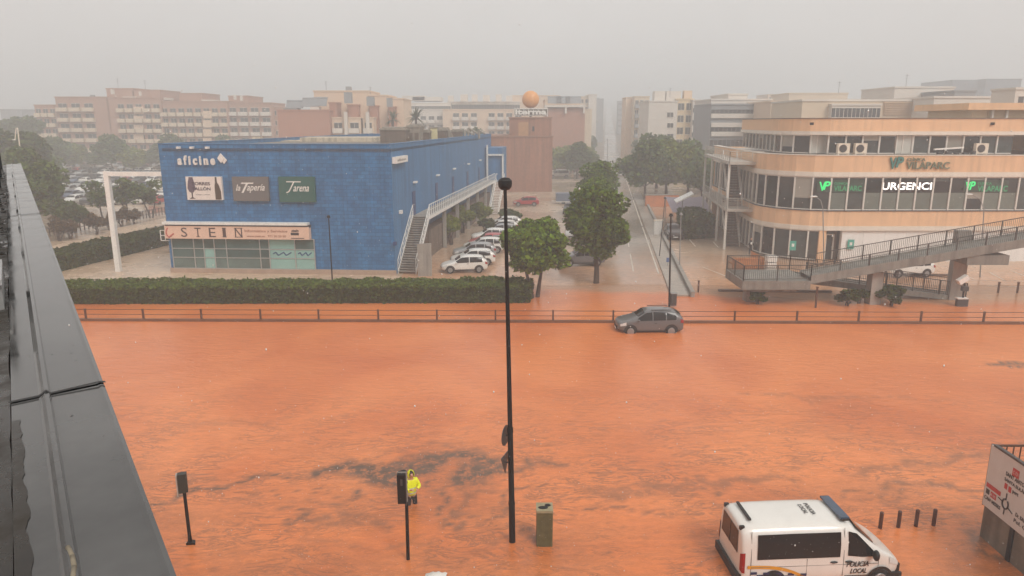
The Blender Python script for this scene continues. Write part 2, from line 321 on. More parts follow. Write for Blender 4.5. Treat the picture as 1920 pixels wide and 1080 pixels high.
for i, (x, y, z) in enumerate(wmb.v):
    if not (-32 < x < 42 and 11 < y < 50): continue
    wx = x+.7*mnoise.noise(Vector((x*.8, y*.8, 1.)))+.25*mnoise.noise(Vector((x*3, y*3, 4.))); wy = y+.7*mnoise.noise(Vector((x*.8, y*.8, 7.)))+.3*mnoise.noise(Vector((x*3, y*3, 9.)))
    s = 0
    for q, w0, w1, a, bx0, bx1, by0, by1 in EDW:
        if not (bx0 < x < bx1 and by0 < y < by1): continue
        for k in range(len(q)-1):
            d, t = seg_d((wx, wy), q[k], q[k+1]); u = (k+t)/(len(q)-1); w = w0+(w1-w0)*math.sin(math.pi*min(1, u*1.15))
            s = max(s, a*max(0, min(1, 1.35-d/w)))
    if y < 34:                        # thin filaments torn off by the current, strengthened nearby to paint near shade
        f = mnoise.fractal(Vector((wx*.5, wy*1.3, 3.3)), 1.0, 2.1, 5); r = 1-min(1, abs(f)/.032)
        s = max(s, .8*r*max(0, min(1, (34-y)/10))*max(0, min(1, .75+1.5*mnoise.noise(Vector((x*.2, y*.3, 20.))))))
        s = max(s, .30*max(0, min(1, (31-y)/10))*max(0, min(1, .45+1.3*mnoise.fractal(Vector((x*.16, y*.4, 50.)), 1., 2., 4))))  # broad near darkening: weaker sky reflection painted into the silt colour
    vals[i] = s
at_.data.foreach_set("value", vals)
ca_ = wme.attributes.new("churn_shade", 'FLOAT', 'POINT'); ca_.data.foreach_set("value", np.array([max(.08, min(.66, (37-v[1])/18)) for v in wmb.v], dtype=np.float32))  # distance ramp: paints near water darker and strengthens its current lines
m = bpy.data.materials.new("muddy_flood_water"); m.use_nodes = True; n = m.node_tree.nodes; l = m.node_tree.links; p = n["Principled BSDF"]
t = n.new("ShaderNodeTexCoord"); sx = n.new("ShaderNodeSeparateXYZ"); l.new(t.outputs["Object"], sx.inputs[0])
n1 = n.new("ShaderNodeTexNoise"); n1.inputs["Scale"].default_value = .12; n1.inputs["Detail"].default_value = 6; n1.inputs["Distortion"].default_value = .8; l.new(t.outputs["Object"], n1.inputs["Vector"])
rp = n.new("ShaderNodeValToRGB"); rp.color_ramp.elements[0].position = .3; rp.color_ramp.elements[1].position = .7
rp.color_ramp.elements[0].color = (*lin(206, 113, 60), 1); rp.color_ramp.elements[1].color = (*lin(232, 141, 83), 1); l.new(n1.outputs["Fac"], rp.inputs["Fac"])
# clear shallow film over asphalt beyond the flooded road
yb = n.new("ShaderNodeMapRange"); yb.inputs[1].default_value = 12.5; yb.inputs[2].default_value = 19; yb.inputs[3].default_value = 0; yb.inputs[4].default_value = 3.6; l.new(sx.outputs[0], yb.inputs[0])
ad = n.new("ShaderNodeMath"); l.new(sx.outputs[1], ad.inputs[0]); l.new(yb.outputs[0], ad.inputs[1])
nb = n.new("ShaderNodeTexNoise"); nb.inputs["Scale"].default_value = .22; nb.inputs["Detail"].default_value = 5; l.new(t.outputs["Object"], nb.inputs["Vector"])
ma = n.new("ShaderNodeMath"); ma.operation = 'MULTIPLY_ADD'; ma.inputs[1].default_value = 5.0; l.new(nb.outputs["Fac"], ma.inputs[0]); l.new(ad.outputs[0], ma.inputs[2])
me_ = n.new("ShaderNodeMapRange"); me_.interpolation_type = 'SMOOTHSTEP'; me_.inputs[1].default_value = 56.6; me_.inputs[2].default_value = 58.6; l.new(ma.outputs[0], me_.inputs[0])
mx = n.new("ShaderNodeMix"); mx.data_type = 'RGBA'; l.new(me_.outputs[0], mx.inputs[0]); l.new(rp.outputs[0], mx.inputs["A"]); mx.inputs["B"].default_value = (*lin(186, 140, 106), 1)
si = n.new("ShaderNodeAttribute"); si.attribute_name = "silt"
n4 = n.new("ShaderNodeTexNoise"); n4.inputs["Scale"].default_value = 2.6; n4.inputs["Detail"].default_value = 7; n4.inputs["Roughness"].default_value = .75; l.new(t.outputs["Object"], n4.inputs["Vector"])
sr = n.new("ShaderNodeMapRange"); sr.inputs[1].default_value = .30; sr.inputs[2].default_value = .52; l.new(n4.outputs["Fac"], sr.inputs[0])
sm = n.new("ShaderNodeMath"); sm.operation = 'MULTIPLY'; l.new(si.outputs["Fac"], sm.inputs[0]); l.new(sr.outputs[0], sm.inputs[1])
# thin dark current lines, denser towards the near side to paint in its darker shading
ch = n.new("ShaderNodeAttribute"); ch.attribute_name = "churn_shade"
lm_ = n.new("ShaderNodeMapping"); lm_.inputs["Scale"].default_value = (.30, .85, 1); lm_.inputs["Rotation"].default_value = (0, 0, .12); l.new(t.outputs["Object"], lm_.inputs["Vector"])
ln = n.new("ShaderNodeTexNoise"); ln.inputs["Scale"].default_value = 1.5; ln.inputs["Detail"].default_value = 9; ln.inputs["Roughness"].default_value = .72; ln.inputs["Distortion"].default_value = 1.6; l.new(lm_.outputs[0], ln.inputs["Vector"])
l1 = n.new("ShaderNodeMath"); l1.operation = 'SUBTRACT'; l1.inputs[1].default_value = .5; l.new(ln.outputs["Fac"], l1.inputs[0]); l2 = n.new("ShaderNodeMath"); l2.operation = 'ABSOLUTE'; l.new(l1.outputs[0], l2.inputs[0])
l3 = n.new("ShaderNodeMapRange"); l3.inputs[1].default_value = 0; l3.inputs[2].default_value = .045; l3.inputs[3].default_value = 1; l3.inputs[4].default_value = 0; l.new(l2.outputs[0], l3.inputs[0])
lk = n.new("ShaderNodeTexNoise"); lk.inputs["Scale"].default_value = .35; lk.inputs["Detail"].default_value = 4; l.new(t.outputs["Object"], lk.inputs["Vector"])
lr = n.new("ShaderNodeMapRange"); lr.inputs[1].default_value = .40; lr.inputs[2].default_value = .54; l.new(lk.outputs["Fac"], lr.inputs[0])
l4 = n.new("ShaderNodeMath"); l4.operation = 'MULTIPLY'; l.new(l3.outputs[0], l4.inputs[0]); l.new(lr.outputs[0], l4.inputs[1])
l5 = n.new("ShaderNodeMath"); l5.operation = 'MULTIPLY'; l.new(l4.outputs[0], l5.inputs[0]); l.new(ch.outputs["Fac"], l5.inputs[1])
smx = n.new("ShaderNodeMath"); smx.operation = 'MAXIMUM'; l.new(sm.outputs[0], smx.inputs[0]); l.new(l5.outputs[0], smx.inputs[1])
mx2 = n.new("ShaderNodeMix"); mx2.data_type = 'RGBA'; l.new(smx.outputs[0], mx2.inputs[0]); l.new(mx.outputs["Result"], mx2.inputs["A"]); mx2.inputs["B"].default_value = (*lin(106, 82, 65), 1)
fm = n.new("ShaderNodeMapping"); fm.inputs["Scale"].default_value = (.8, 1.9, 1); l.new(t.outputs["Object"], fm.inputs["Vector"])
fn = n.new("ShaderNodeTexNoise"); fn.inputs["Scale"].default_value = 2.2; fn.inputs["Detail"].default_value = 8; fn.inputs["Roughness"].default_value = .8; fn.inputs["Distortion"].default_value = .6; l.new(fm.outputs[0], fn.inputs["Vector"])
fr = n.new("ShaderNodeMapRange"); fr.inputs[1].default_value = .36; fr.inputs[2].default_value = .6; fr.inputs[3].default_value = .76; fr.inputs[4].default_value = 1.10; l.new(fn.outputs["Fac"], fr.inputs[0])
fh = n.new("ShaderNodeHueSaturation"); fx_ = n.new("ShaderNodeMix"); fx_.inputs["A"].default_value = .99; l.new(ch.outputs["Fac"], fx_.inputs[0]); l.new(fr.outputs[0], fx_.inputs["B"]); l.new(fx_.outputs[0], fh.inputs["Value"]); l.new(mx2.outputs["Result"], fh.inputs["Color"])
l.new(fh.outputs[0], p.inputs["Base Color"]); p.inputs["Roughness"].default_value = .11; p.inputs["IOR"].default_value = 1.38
mp = n.new("ShaderNodeMapping"); mp.inputs["Scale"].default_value = (.75, 1.6, 1); l.new(t.outputs["Object"], mp.inputs["Vector"])
n2 = n.new("ShaderNodeTexNoise"); n2.inputs["Scale"].default_value = 1.5; n2.inputs["Detail"].default_value = 7; n2.inputs["Roughness"].default_value = .68; n2.inputs["Distortion"].default_value = .5; l.new(mp.outputs[0], n2.inputs["Vector"])
bp = n.new("ShaderNodeBump"); bp.inputs["Strength"].default_value = .6; bp.inputs["Distance"].default_value = .07; l.new(n2.outputs["Fac"], bp.inputs["Height"])
vo = n.new("ShaderNodeTexNoise"); vo.inputs["Scale"].default_value = 9; vo.inputs["Detail"].default_value = 3; l.new(t.outputs["Object"], vo.inputs["Vector"])
bp2 = n.new("ShaderNodeBump"); bp2.inputs["Strength"].default_value = .3; bp2.inputs["Distance"].default_value = .012; l.new(vo.outputs["Fac"], bp2.inputs["Height"]); l.new(bp.outputs[0], bp2.inputs["Normal"])
l.new(bp2.outputs[0], p.inputs["Normal"])
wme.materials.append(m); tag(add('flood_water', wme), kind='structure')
# street running away from the camera
DS = .128
def sxl(Y): return 6.9+DS*(Y-58)
def sxr(Y): return 13.2+DS*(Y-64)+.25
SY = [57.6, 80, 120, 160, 200, 225]+list(range(235, 340, 10))+[400, 600, 900, 1200]
mb = MB()
for a, b in zip(SY[:-1], SY[1:]): mb.face((sxl(a), a, terr(a)+.014), (sxr(a), a, terr(a)+.014), (sxr(b), b, terr(b)+.014), (sxl(b), b, terr(b)+.014))
struct('street', mb, m_street)
mb = MB()
for a, b in ((62, 91), (92, 124), (126, 180)): mb.face((sxr(a)-.32, a, .020), (sxr(a)-.17, a, .020), (sxr(b)-.17, b, .020), (sxr(b)-.32, b, .020))
for a, b in ((63, 72), (76, 86), (92, 100), (106, 114), (120, 128)): mb.face((sxr(a)-2.5, a, .020), (sxr(a)-2.38, a, .020), (sxr(b)-2.38, b, .020), (sxr(b)-2.5, b, .020))
q = [(1135, 415, 1195, 420)]
struct('road_markings', mb, m_line)
mb = MB()
for a, b in ((53.5, 70), (70, 100), (100, 135)): mb.obox((sxr(a)+.1, a, -.3), (1.45, 0, 0), (DS*(b-a), b-a, 0), (0, 0, .43))
struct('pavement', mb, m_walk)
mb = MB()
for a, b in ((53.3, 70), (70, 100), (100, 122)): mb.obox((sxr(a)+1.57, a, -.3), (.32, 0, 0), (DS*(b-a), b-a, 0), (0, 0, .72))
struct('pavement_kerb', mb, m_conc)
mb = MB()                             # bays and arrows of the clinic car park
def gl(p, q, w=.13, z=.010):
    a, b = g(*p, z), g(*q, z); d = (b-a).normalized(); e = Vector((-d.y, d.x, 0))*w/2; mb.face(a-e, b-e, b+e, a+e)
for p, q in (((1735, 509), (1745, 513)), ((1786, 507), (1826, 523)), ((1856, 511), (1886, 527)), ((1895, 507), (1925, 519)), ((1735, 524), (1925, 527)), ((1852, 536), (1925, 538)), ((1316, 500), (1362, 518)),
             ((1282, 437), (1304, 462)), ((1337, 453), (1347, 464)), ((1262, 425), (1275, 437))): gl(p, q)
struct('bay_markings', mb, m_line)
mb = MB()
for p, q in (((1348, 547), (1560, 549)), ((1720, 517), (1812, 519))):
    a, b = g(*p), g(*q); mb.obox((a.x, a.y, -.3), (b.x-a.x, b.y-a.y, 0), (0, .3, 0), (0, 0, .46))
struct('kerb', mb, mat("dark_kerb", (96, 78, 66), .6, .2, 2))
# ================================================================== the roof edge the photograph is taken from
DX, DY = -.567, .824                  # along the parapet
def par(t, u, z): return (.215+DX*t-u*DY, DY*t+u*DX*1.0, z)     # t metres along, u metres inwards
m_flash = mat("wet_zinc_flashing", (84, 83, 82), .10, .3, 1.8, .05, 2.2, rvar=.09, metal=.3)
m_flashd = mat("flashing_shadow_gap", (34, 33, 32), .6, .2, 4)
m_memb = mat("wet_roof_membrane", (40, 34, 27), .3, .4, 5, .04, 12, rvar=.25, spec=.3)
m_renders = mat("pale_render", (200, 190, 176), .7, .1, .5, streak=.4)
th = thing('parapet_building', 'rooftop edge with wet grey metal coping running away along the left of the picture', 'building', (-2.5, 3, 0))
Z0 = 12.0
prof = [(-.012, -.16), (-.012, -.004), (.0, .0), (.012, -.004), (.165, -.010), (.172, .003), (.186, .006), (.197, -.006), (.205, -.013), (.292, -.017), (.300, -.055)]
def extr(mb, prof, t0, t1, z0=Z0, lip=0):
    n = len(prof); v = [par(t0, u, z0+z) for u, z in prof]+[par(t1, u, z0+z) for u, z in prof]
    mb.mesh(v, [(i, i+1, n+i+1, n+i) for i in range(n-1)])
joints = [-6, 3.24-6.5, 3.24, 9.83, 16.1, 22.2]
for a, b in zip(joints[:-1], joints[1:]):
    mb = MB(); extr(mb, prof, a+.012, b-.012); o_ = obj('coping', mb, m_flash, th)
mb = MB(); extr(mb, [(-.004, -.15), (-.004, -.02), (.02, -.035), (.28, -.045), (.294, -.06)], joints[0], joints[-1]); obj('coping_gap', mb, m_flashd, th)
for t_ in joints[2:-1]:               # standing seams at the joints
    mb = MB(); extr(mb, [(-.022, -.02), (-.018, .004), (.0, .008), (.165, -.003), (.18, .011), (.205, -.006), (.3, -.01)], t_-.016, t_+.006); obj('seam', mb, m_flashd, th)
mb = MB(); mb.prism([par(-6, .02, 0)[:2], par(-6, 9, 0)[:2], par(22.2, 9, 0)[:2], par(22.2, .02, 0)[:2]], -.3, 11.8); obj('wall', mb, m_renders, th)
mb = MB()                             # membrane with a ragged water line
NT = 260; v = []; fs = []
for i in range(NT+1):
    t_ = -6+28.2*i/NT
    r_ = .02*mnoise.noise(Vector((t_*3, 0, 0)))+.012*mnoise.noise(Vector((t_*13, 4, 0)))
    for u, z in ((.297+r_*.5, -.03), (.325+r_, -.034), (.6, -.06), (1.6, -.05)): v.append(par(t_, u, Z0+z))
for i in range(NT):
    for k in range(3): fs.append((i*4+k, i*4+k+1, (i+1)*4+k+1, (i+1)*4+k))
mb.mesh(v, fs); obj('roof', mb, m_memb, th)
mb = MB(); v = []; fs = []            # darker silted puddle lapping onto the coping
for i in range(160):
    t_ = .4+3.2*i/160-.55; wob = .03*mnoise.noise(Vector((t_*2.2, 1, 0)))+.012*mnoise.noise(Vector((t_*9, 2, 0)))+.006*mnoise.noise(Vector((t_*30, 2, 0)))
    for u, z in ((.262+wob, -.0125), (.293, -.0143)): v.append(par(t_, u, Z0+z))
mb.mesh(v, [(i*2, i*2+1, i*2+3, i*2+2) for i in range(159)]); obj('puddle', mb, m_memb, th)
mb = MB()                             # lump of sealant on the rolled edge
mb.path([par(1.60+.05*i, .180+.004*math.sin(i*1.7), Z0+.003) for i in range(9)], .006, 8)
obj('sealant', mb, mat("old_sealant", (128, 118, 100), .7, .2, 20), th, True)
mb = MB(); rr = random.Random(9)
for k in range(34):
    t_ = .9+6.5*rr.random()**1.5; u = .02+.26*rr.random(); zz_ = Z0+(-.0004-.06*u if u < .165 else -.0145-.01*(u-.2)); a = rr.random()*6.28; s = .0015+.003*rr.random()
    c = Vector(par(t_, u, zz_+.0005)); mb.face(*[c+Vector((math.cos(a+q)*s*k_, math.sin(a+q)*s*k_, .0006)) for q, k_ in ((0, 2.2), (1.4, .8), (3.1, 1.8), (4.6, .7))])
tag(obj('grit', mb, m_memb, th), kind='stuff')
rf = thing('roof_railing', 'dark railing with small box standing on the roof at the far left edge', 'railing', par(8, .40, Z0-.06))
for t_ in (6.2, 8.2, 10.2, 12.2, 14.6, 17.4, 20.5): mb = MB(); mb.bar(par(t_, .40, Z0-.06), par(t_, .40, Z0+.62), .05); obj('post', mb, m_black, rf)
mb = MB()
for z in (.30, .62): mb.bar(par(6.0, .40, Z0+z), par(21.5, .40, Z0+z), .035)
obj('rail', mb, m_black, rf)
bx = thing('roof_box', 'pale grey junction box beside the coping at the left picture edge', 'box', par(5.4, .36, Z0-.05))
mb = MB(); mb.obox(par(5.0, .315, Z0-.05), Vector(par(5.7, .315, 0))-Vector(par(5.0, .315, 0)), Vector(par(0, .5, 0))-Vector(par(0, .315, 0)), (0, 0, .16)); obj('case', mb, m_grey, bx)
mb = MB(); mb.obox(par(4.97, .308, Z0+.112), Vector(par(5.76, .3, 0))-Vector(par(5.0, .3, 0)), Vector(par(0, .52, 0))-Vector(par(0, .3, 0)), (0, 0, .03)); obj('lid', mb, m_alu, bx)
# ================================================================== roadside guard rail
GA, GB = g(60, 602), g(2010, 609)
gd = (GB-GA).normalized()
gr = thing('guard_rail', 'low rusty brown two bar railing along the far edge of the flooded road', 'railing', GA)
mb = MB(); gn = Vector((-gd.y, gd.x, 0))
mb.obox(GA-Vector((0, 0, .3)), GB-GA, gn*.22, (0, 0, .46)); obj('base', mb, mat("rail_base", (112, 74, 48), .6, .25, 2), gr)
mb = MB()
for z in (.80, .46): mb.tube(GA+Vector((0, 0, z))+gn*.1, GB+Vector((0, 0, z))+gn*.1, .022, None, 6)
obj('rail', mb, m_rail, gr)
pm = _mesh('post', MB().box(-.055, .055, -.05, .05, -.1, .86).box(-.07, .07, -.06, .06, .155, .18), m_rail)
for px in (160, 268, 377, 488, 597, 709, 819, 929, 1037, 1150, 1264, 1378, 1495, 1611, 1728, 1846, 1963):
    d = ray(px, 600); tt = GA.cross(gd).z/(Vector((d.x, d.y, 0)).cross(gd).z)
    inst('post', pm, gr, Vector((d.x*tt, d.y*tt, 0))+gn*.1, math.atan2(gd.y, gd.x))
# ================================================================== foliage helpers
def leaf_cloud(cen, size, rng, up=.25, elong=1.5):
    n = len(cen); u = rng.normal(size=(n, 3)); u[:, 2] *= .6; u /= np.linalg.norm(u, axis=1)[:, None]
    w = rng.normal(size=(n, 3)); w -= (w*u).sum(1)[:, None]*u; w /= np.linalg.norm(w, axis=1)[:, None]
    s = (size*(.6+.8*rng.random(n)))[:, None]; a = u*s*elong*.5; b = w*s*.5; k = np.cross(u, w)*s*.18
    v = np.stack([cen-a, cen-b*.9+k, cen+a, cen+b*.9+k], 1).reshape(-1, 3); return v
def leaf_mesh(name, v, m):
    n = len(v)//4; me = bpy.data.meshes.new(name); me.vertices.add(len(v)); me.vertices.foreach_set("co", v.astype(np.float32).ravel())
    me.loops.add(n*4); me.loops.foreach_set("vertex_index", np.arange(n*4, dtype=np.int32)); me.polygons.add(n); me.polygons.foreach_set("loop_start", np.arange(0, n*4, 4, dtype=np.int32)); me.polygons.foreach_set("loop_total", np.full(n, 4, dtype=np.int32))
    me.materials.append(m); me.update(calc_edges=True); return me
def tree_meshes(seed, h, r, trunk_h, nl, leaf, lm, squash=.85, tr=.2, stems=1, ncl=22, gap=0.):
    rng = np.random.default_rng(seed); rc = (h-trunk_h)/2*1.05; cz = trunk_h+rc*.95
    cl = []
    for i in range(ncl):
        d = rng.normal(size=3); d /= np.linalg.norm(d); q = rng.random()**.45*.74
        cl.append((np.array([d[0]*r*q, d[1]*r*q, cz+d[2]*rc*q*squash]), (.26+.2*rng.random())*min(r, rc*1.2)))
    pts = []
    per = nl//ncl
    for c, cr_ in cl:
        d = rng.normal(size=(per, 3)); d /= np.linalg.norm(d, axis=1)[:, None]; d[:, 2] += .15
        q = rng.random(per)**.33; pts.append(c+d*(cr_*q)[:, None]*np.array([1, 1, .8]))
    lv = leaf_mesh('crown', leaf_cloud(np.concatenate(pts), leaf, rng), lm)
    mb = MB()
    for k in range(stems):
        a = 6.28*k/stems+rng.random(); o = .0 if stems == 1 else tr*1.1; lean = (0 if stems == 1 else .32)
        p0 = Vector((math.cos(a)*o, math.sin(a)*o, -.4)); p1 = Vector((math.cos(a)*(o+lean*trunk_h*.5), math.sin(a)*(o+lean*trunk_h*.5), trunk_h*.55)); p2 = Vector((math.cos(a)*(o+lean*trunk_h)+.1*rng.normal(), math.sin(a)*(o+lean*trunk_h)+.1*rng.normal(), trunk_h+.2*rc))
        mb.tube(p0, p1, tr*1.15, tr*.85, 9, False); mb.tube(p1, p2, tr*.85, tr*.6, 9, False)
        for c, cr_ in cl[k::stems][:7]: 
            cv = Vector(c); mid = p2.lerp(cv, .5)+Vector((0, 0, -.1*rc)); mb.tube(p2-Vector((0, 0, .1)), mid, tr*.42, tr*.25, 6, False); mb.tube(mid, cv, tr*.25, tr*.08, 5, False)
    return _mesh('trunk', mb, m_trunk, smooth=True), lv
def plant_tree(tm, loc, label, group=None, rz=0, sc=1.0, sz=None, name='tree', cat='tree'):
    t = thing(name, label, cat, loc, group); t.rotation_euler = (0, 0, rz); t.scale = (sc, sc, sz or sc)
    add('trunk', tm[0], t); add('crown', tm[1], t); return t
def hedge(name, label, poly, z1, n, leaf, seed, m1, m2=None):
    """clipped hedge: leaf clumps all over a solid core"""
    rng = np.random.default_rng(seed); pts = []; P = [Vector((p[0], p[1])) for p in poly]; per = [(P[(i+1) % 4]-P[i]).length for i in range(4)]
    per_t = sum(per)*z1; area = abs(sum(P[i].x*P[(i+1) % 4].y-P[(i+1) % 4].x*P[i].y for i in range(4)))/2; tot = per_t+area
    for k in range(n):
        if rng.random() < per_t/tot:
            q = rng.random()*sum(per); i = 0
            while q > per[i]: q -= per[i]; i += 1
            p = P[i].lerp(P[(i+1) % 4], q/per[i]); z = rng.random()*z1
        else:
            a, b = rng.random(), rng.random(); p = P[0].lerp(P[1], a).lerp(P[3].lerp(P[2], a), b); z = z1
        z += .24*mnoise.noise(Vector((p.x*.9, p.y*.9, 2)))*(z/z1); pts.append((p.x+rng.normal()*.05, p.y+rng.normal()*.06, z+rng.normal()*.05))
    pts = np.array(pts); c = P[0].lerp(P[2], .5); base = Vector((c.x, c.y, 0))
    v = leaf_cloud(pts, leaf, rng)-np.array(base); top = pts[:, 2] > z1-.1
    me = leaf_mesh('hedge', v, m1)
    if m2: me.materials.append(m2); me.polygons.foreach_set("material_index", top.astype(np.int32))
    bm = bmesh.new(); bm.from_mesh(me); cc = [((p.x-c.x)*.985, (p.y-c.y)*(1-.12/max(.5, abs(p.y-c.y)))) for p in P]
    k = [bm.verts.new((x, y, -.3)) for x, y in cc]; k2 = [bm.verts.new((x, y, z1-.07)) for x, y in cc]
    fcs = [bm.faces.new(k2)]+[bm.faces.new((k[i], k[(i+1) % 4], k2[(i+1) % 4], k2[i])) for i in range(4)]
    bm.to_mesh(me); bm.free(); o = add('hedge', me, None, base); return tag(o, label, 'hedge')
a0, a1 = g(20, 571), g(992, 568)
hedge('hedge', 'long clipped green hedge in front of the blue building along the flooded road', [(a0.x, a0.y), (a1.x, a1.y), (a1.x+.3, a1.y+2.7), (a0.x-3, a0.y+2.7)], 1.25, 26000, .17, 3, m_leaf_hg, m_leaf_hg2)
b0, b1, b2, b3 = g(70, 520), g(318, 459), g(312, 452), g(62, 506)
hedge('hedge', 'clipped hedge running back from the left behind the white portal frame', [(b0.x, b0.y), (b1.x, b1.y), (b2.x-.6, b2.y+1.0), (b3.x, b3.y)], 1.5, 9000, .24, 4, m_leaf_hg)
# ================================================================== blue cinema building
m_blue = brick("blue_tiles", (38, 100, 148), (50, 116, 164), (34, 86, 128), .62, .31, .022, .42, .24)
m_blues = brick("blue_render_side", (60, 112, 156), (64, 118, 162), (58, 108, 150), 1.6, 1.6, .006, .5, .16, streak=1)
m_blued = mat("dark_blue_paint", (38, 66, 112), .4, .1, 2)
m_glass = mat("dark_glass", (54, 60, 58), .07, .45, .8, spec=.45, objvar=.6)
m_glassg = mat("greenish_shop_glass", (84, 104, 100), .08, .25, .6, spec=.8, objvar=.25)
m_frost = mat("frosted_mint_glass", (140, 178, 170), .2, .08, .6, spec=.6)
m_plinth = mat("stone_plinth", (170, 146, 128), .6, .15, 1.2)
m_ink = mat("dark_lettering", (42, 34, 34), .5, .1, 5)
A = Vector((-30.3, 62.6, 0)); B = Vector((-10.2, 61.4, 0)); UX = (B-A).normalized(); UN = Vector((UX.y, -UX.x, 0)); SD = Vector((.12, .993, 0)); SD.normalize(); SN = Vector((SD.y, -SD.x, 0))
D_, E_ = B+SD*57, A+SD*57; ZT = 11.2; UZ = Vector((0, 0, 1))
bl = thing('cinema_building', 'big windowless blue tiled cinema box with rows of signs on its front', 'building', A)
mb = MB(); P4 = [A, B, D_, E_]
mb.face(A+UZ*.42, B+UZ*.42, B+UZ*ZT, A+UZ*ZT); obj('front_wall', mb, m_blue, bl)
mb = MB(); mb.face(B+UZ*.0, D_, D_+UZ*ZT, B+UZ*ZT); mb.face(D_, E_, E_+UZ*ZT, D_+UZ*ZT); mb.face(E_, A, A+UZ*ZT, E_+UZ*ZT); obj('side_wall', mb, m_blues, bl)
mb = MB(); mb.prism([A+UX*.0-UN*.02, B-UN*.02, D_, E_], -.3, .42)
mb.obox(A+UN*.12-UX*.05, UX*20.3, -UN*.13, UZ*.44); obj('plinth', mb, m_plinth, bl)
m_roofg = mat("grey_roof_felt", (120, 114, 106), .7, .2, .3)
mb = MB(); mb.prism([p+SD*.0 for p in P4], ZT-.6, ZT-.35); obj('roof', mb, m_roofg, bl)
mb = MB()
for p, q, nn in ((A, B, UN), (B, D_, SN), (D_, E_, -UN), (E_, A, -SN)):
    d = (q-p).normalized(); mb.obox(p-nn*.34-d*.03, (q-p)+d*.06, nn*.37, UZ*.07+Vector((0, 0, 0))); mb.v[-8:] = [(x, y, z+ZT) for x, y, z in mb.v[-8:]]
    mb.obox(p-nn*.30+UZ*(ZT-.6), q-p, nn*.28, UZ*.6)
obj('parapet_cap', mb, m_blues, bl)
def fw(px, py): s, z = hit(px, py, A, UX); return s, z          # front wall
def F(s, z, o=0.0): return A+UX*s+UZ*z+UN*o
def frect(mb, s0, s1, z0, z1, o0, o1): return mb.obox(F(s0, z0, o0), UX*(s1-s0), UN*(o1-o0), UZ*(z1-z0))
# shop front
s0, zt_ = fw(322, 446); s1, _ = fw(589, 446); zb_ = .44
mb = MB(); frect(mb, s0, s1, zb_, zt_, .01, .05); obj('shop_recess', mb, mat("shop_interior", (70, 62, 54), .6, .5, 1.2), bl)
zz = [zb_, zb_+(zt_-zb_)*.36, zb_+(zt_-zb_)*.66, zt_]
xs_ = [s0+(s1-s0)*f for f in (0, .155, .225, .30, .385, .62, .685, .865, 1)]
mint = {(6, 0), (6, 1), (6, 2), (7, 0), (7, 1), (5, 9)}
for i in range(8):
    for j in range(3):
        a, b = xs_[i]+.04, xs_[i+1]-.04
        if i in (1, 2, 3) and j == 1: continue
        z0, z1 = zz[j]+.03, (zz[j+2] if (i in (1, 2, 3) and j == 0) else zz[j+1])-.03
        mb = MB(); frect(mb, a, b, z0, z1, .055, .075)
        if i in (2,) and j == 0: o_ = obj('door', mb, m_frost, bl)
        else: o_ = obj('window', mb, m_frost if (i, j) in mint or (i == 5 and j == 9) else m_glassg, bl)
        if (i, j) in ((6, 1), (7, 1)):
            mb = MB()
            mb.path([F(a+(b-a)*(.12+.105*k), z0+(z1-z0)*(.5+.22*math.sin(k*2.1)), .08) for k in range(8)], .05, 5)
            obj('decal', mb, m_blued, o_)
mb = MB()
for x in xs_: frect(mb, x-.04, x+.04, zb_, zt_, .05, .13)
for z in zz: frect(mb, s0, s1, z-.035, z+.035, .05, .125)
obj('shop_frame', mb, m_alu, bl)
s0c, zc_ = fw(312, 417); s1c, _ = fw(581, 420)
mb = MB(); frect(mb, s0c, s1c, zc_-.08, zc_+.12, .02, .75); obj('canopy', mb, m_white, bl)
mb = MB(); frect(mb, s0c+.1, s1c+.1, zc_-.32, zc_-.09, .02, .5); obj('canopy_soffit', mb, m_dkgrey, bl)
# side doors, lamps
def swall(px, py): return hit(px, py, B, SD)
def G_(t, z, o=0.0): return B+SD*t+UZ*z+SN*o
for px, py in ((775, 356), (818, 343), (849, 331), (876, 322), (898, 315)):
    t_, z_ = swall(px, py)
    mb = MB(); mb.obox(G_(t_-.55, 4.42, .004), SD*1.1, SN*.05, UZ*2.25); d_ = obj('door', mb, m_blued, bl)
    mb = MB(); mb.obox(G_(t_-.42, 5.4, .055), SD*.3, SN*.05, UZ*.06); obj('handle', mb, m_alu, d_)
    t2, z2 = swall(px+1, py-15); mb = MB(); mb.obox(G_(t2-.35, z2-.1, .004), SD*.7, SN*.28, UZ*.16); obj('wall_lamp', mb, m_white, bl)
for px, py in ((749, 398), (738, 457)):
    t2, z2 = swall(px, py); mb = MB(); mb.obox(G_(t2-.2, z2-.12, .004), SD*.4, SN*.25, UZ*.3); obj('wall_lamp', mb, m_white if py < 420 else m_blued, bl)
for px in (337, 362, 391):
    s, z = fw(px, 276); mb = MB(); frect(mb, s-.1, s+.1, z-.12, z+.06, .004, .45); obj('flood_lamp', mb, m_white, bl)
